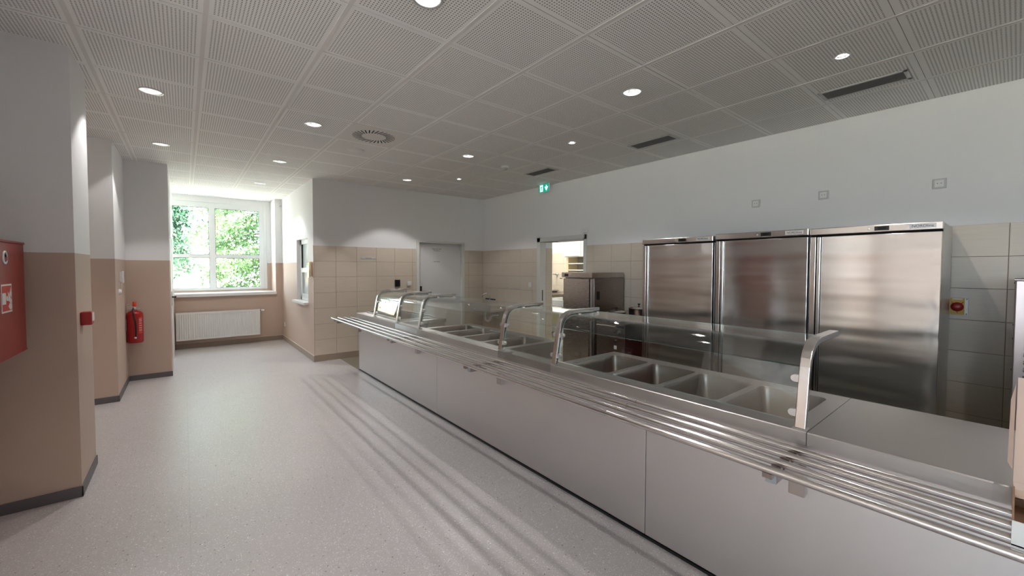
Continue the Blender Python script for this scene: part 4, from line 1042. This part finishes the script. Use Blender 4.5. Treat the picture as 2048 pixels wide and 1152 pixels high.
MB().tube([(RB-.03, 6.72, 1.36), (RB-.16, 6.70, 1.36), (RB-.18, 6.62, 1.36)], .014, 10).build('spout', M_TUBE, tp)
sk = thing('white_sink', 'white wall sink with visible drain pipe just inside the doorway', 'sink', (5.6, 5.3, .8))
MB().box(5.35, 5.95, 5.05, 5.75, .80, .84).box(5.35, 5.38, 5.05, 5.75, .84, .92).box(5.38, 5.95, 5.72, 5.75, .84, .92).box(5.40, 5.9, 5.1, 5.7, .68, .80).build('bowl', M_WENAMEL, sk, bevel=.01)
MB().tube([(5.55, 5.40, .68), (5.55, 5.40, .50), (5.56, 5.36, .45), (5.58, 5.32, .50), (5.59, 5.31, .62), (5.7, 5.3, .62)], .024, 10).build('drain_trap', M_WPLAST, sk)
for y in (5.08, 5.70): MB().box(5.36, 5.40, y, y+.03, 0, .80).build('leg', M_WENAMEL, sk)
ct = thing('side_table', 'dark olive table with a flat pan behind the doorway', 'table', (6.4, 6.5, 0))
MB().box(6.15, 6.75, 5.9, 7.4, .93, .97).build('table_top', M_DARKSTEEL, ct, bevel=.003)
MB().box(6.18, 6.72, 5.95, 7.35, .30, .93).build('drawer_block', mat('olive_laminate', (.22, .20, .11), .5), ct)
for x in (6.18, 6.68):
    for y in (5.95, 7.31): MB().box(x, x+.04, y, y+.04, 0, .30).build('leg', M_DARKSTEEL, ct)
pn = thing('flat_pan', 'wide flat pan on the olive table beyond the doorway', 'pan', (6.4, 6.62, .97))
MB().lathe([(.13, 0), (.18, .03), (.185, .045), (.176, .045), (.126, .008), (0, .008)], (6.42, 6.55, .971), 28).build('bowl', M_STEEL, pn)
bt = thing('soap_dispenser', 'small black pump bottle on the olive table beyond the doorway', 'bottle', (6.3, 6.9, .97))
MB().lathe([(.035, 0), (.035, .05), (.012, .07), (.012, .20), (0, .20)], (6.32, 6.90, .971), 16).build('bottle', M_BLACK, bt)

# ------------------------------------------------------------------ right edge: oven with louvred panel, open carton
ov = thing('louvred_oven', 'steel kitchen appliance with stamped louvres cut by the right edge', 'oven', (4.5, -.45, 0))
x0, x1, y0, y1, zt = 4.15, 4.82, -.85, .014, 1.446
MB().box(x0+.012, x1, y0, y1-.002, .12, zt-.01).build('body', M_STEEL, ov, bevel=.006)
MB().box(x0, x0+.012, y0, y1-.006, .14, zt-.012).build('front_panel', steel('louvre_panel_steel', (.66, .56, .54), .34), ov, bevel=.004)
MB().tube([(x0+.006, y0, zt-.006), (x0+.006, y1, zt-.006)], .010, 10).build('top_bead', M_TUBE, ov)
for k in range(16):
    z = 1.30-k*.048
    q = MB(); n_ = 8; v = []
    for i in range(n_+1):
        a = PI*i/n_; v.append((x0-.002-.012*math.sin(a), -.034-.0, z+.014*math.cos(a)))
    for i in range(n_+1): a = PI*i/n_; v.append((x0-.002-.012*math.sin(a), -.30, z+.014*math.cos(a)))
    q.add(v, [(i, i+1, n_+2+i, n_+1+i) for i in range(n_)]+[tuple(range(n_, -1, -1)), tuple(range(n_+1, 2*n_+2))], 0, True)
    q.build('louvre', M_TUBE, ov)
for z in (1.42, 1.15, 1.06, .86): MB().lathe([(.005, 0), (.005, .003)], (x0+.02, y1-.002, z), 8, axis='y').build('screw', M_INK, ov)
for y in (y0+.06, y1-.1): MB().box(x0+.05, x1-.05, y, y+.04, 0, .12).build('leg', M_STEEL, ov)

cb = thing('open_carton', 'open cardboard box with raised lid on the tray rails at the right edge', 'box', (1.8, -.25, .8))
zb = ZR+.0155; bx0, bx1, by0, by1, bh = 1.655, 1.935, -.42, -.006, .064; w = .004
q = MB(); q.box(bx0, bx1, by0, by1, zb, zb+w).build('base', M_CARD, cb)
q = MB(); q.box(bx0, bx0+w, by0, by1, zb, zb+bh).build('front_wall', M_CARDW, cb)
q = MB(); q.box(bx0+w, bx1, by1-w, by1, zb, zb+bh).box(bx0+w, bx1, by0, by0+w, zb, zb+bh).box(bx1-w, bx1, by0+w, by1-w, zb, zb+bh).build('side_wall', M_CARD, cb)
# lid panel rising from the rear edge, with a bent side flap
Z0 = zb+bh; lx0, lx1 = bx1, bx1+.055
q = MB()
q.add([(lx0, by1, Z0), (lx0, by0, Z0), (lx1, by0, Z0+.315), (lx1, by1-.002, Z0+.315), (lx0+w, by1, Z0), (lx0+w, by0, Z0), (lx1+w, by0, Z0+.315), (lx1+w, by1-.002, Z0+.315)],
      [(0, 1, 2, 3), (7, 6, 5, 4), (0, 4, 5, 1), (1, 5, 6, 2), (2, 6, 7, 3), (3, 7, 4, 0)])
q.build('lid', M_CARDIN, cb)
q = MB()
P = [(lx0+.000, by1+.002, Z0+.045), (lx0-.03, by1+.012, Z0+.075), (lx1-.05, by1+.010, Z0+.255), (lx1, by1+.001, Z0+.300)]
q.add(P+[(p[0]+.003, p[1], p[2]) for p in P], [(0, 1, 2, 3), (7, 6, 5, 4), (0, 4, 5, 1), (1, 5, 6, 2), (2, 6, 7, 3), (3, 7, 4, 0)])
q.build('side_flap', M_CARDIN, cb)
q = MB(); pr = [(bx1-.002, Z0+.006), (bx1-.018, Z0-.010), (bx1-.050, Z0-.018), (bx1-.080, Z0-.012)]
v = [(x, by1-.001, z) for x, z in pr]+[(x, by0, z) for x, z in pr]
v2 = [(a, c, z+.004) for a, c, z in v]
q.add(v+v2, [(k, k+1, 5+k, 4+k) for k in range(3)]+[(12+k, 13+k, 9+k, 8+k) for k in range(3)]+[(k, 8+k, 9+k, k+1) for k in range(3)])
q.build('tuck_flap', M_CARDIN, cb)

# ------------------------------------------------------------------ outside the window
gr = MB(); gr.box(-60, 60, -40, 70, -.4, -.2); o = gr.build('ground_outside', mat('sunlit_gravel', (.70, .67, .58), .9)); struct(o)
M_LEAFG = mat('bright_needles', (.10, .20, .07), .6); M_LEAFD = mat('dark_needles', (.03, .10, .05), .6); M_BARK = mat('bark', (.20, .14, .10), .9)
def tree(x, y, h, rad, lab, n, m, seed, lo=.0, dens=1.0):
    rr = random.Random(seed)
    t = thing('conifer_tree', lab, 'tree', (x, y, -.2), 'trees outside the window')
    MB().tube([(x, y, -.2), (x+.1, y, h*.4), (x, y, h*.9)], [.16, .11, .03], 8).build('trunk', M_BARK, t)
    q = MB(); br = MB()
    nb = 46
    for k in range(nb):
        z = lo+(h-lo)*(k/nb)**.9; a = k*2.4+rr.random(); L_ = rad*(1.05-(z-lo)/(h-lo)*.85)*rr.uniform(.75, 1.1)
        e = Vector((x+math.cos(a)*L_, y+math.sin(a)*L_, z-.25*L_+rr.uniform(-.2, .2))); s_ = Vector((x, y, z+.15))
        br.tube([s_, (s_+e)/2+Vector((0, 0, .1)), e], [.03, .02, .008], 5)
        for _ in range(int(n/nb)):
            u = rr.random()**.7; p = s_.lerp(e, u)+Vector((rr.gauss(0, .16), rr.gauss(0, .16), rr.gauss(-.08, .14)))
            d = Vector((rr.gauss(0, 1), rr.gauss(0, 1), rr.gauss(-.8, .6))).normalized()*rr.uniform(.08, .18); w_ = d.cross(Vector((rr.gauss(0, 1), rr.gauss(0, 1), rr.gauss(0, 1)))).normalized()*rr.uniform(.018, .04)
            q.add([p-w_, p+d*.5-w_*.6, p+d, p+d*.5+w_*.6, p+w_], [(0, 1, 2, 3, 4)])
    br.build('branches', M_BARK, t); o = q.build('foliage', m, t); o['kind'] = 'stuff'
tree(2.3, 15.5, 7.5, 2.3, 'bright green weeping conifer filling the right window panes', 26000, M_LEAFG, 3, -.1)
tree(-.55, 14.2, 4.6, .85, 'darker conifer seen through the upper left pane', 9000, M_LEAFD, 5, 1.7)
tree(1.0, 22.0, 9.0, 2.2, 'pale conifer farther back between the other trees', 12000, M_LEAFG, 9, 2.4)
tree(5.2, 20.0, 7.5, 2.4, 'bright conifer at the right behind the nearest tree', 8000, M_LEAFG, 11, 0)
hs = thing('house', 'sunlit yellow house with brown band and white windows behind the trees', 'house', (-4, 30, -.2))
MB().box(-14, 2.4, 30, 38, -.2, .22).box(-14, 2.4, 30, 38, 1.10, 2.1).build('wall', mat('yellow_render', (.85, .76, .52), .8), hs)
MB().box(-14, 2.4, 30.1, 38, .22, 1.10).build('recessed_wall', mat('brown_cladding', (.16, .13, .11), .8), hs)
for x in (-8.2, -5.6, -3.0, -1.7, -.4, .95, 2.2):
    MB().box(x-.14, x+.14, 29.95, 30.1, .22, 1.0).build('window_post', M_WENAMEL, hs)
MB().box(-14, 2.4, 29.8, 30.1, .22, .36).build('ledge', M_WENAMEL, hs)
MB().prism([(29.3, 2.1), (38.6, 2.1), (34, 3.0)], 'x', -14.4, 2.8).build('roof', mat('pale_roof', (.85, .78, .66), .7), hs)
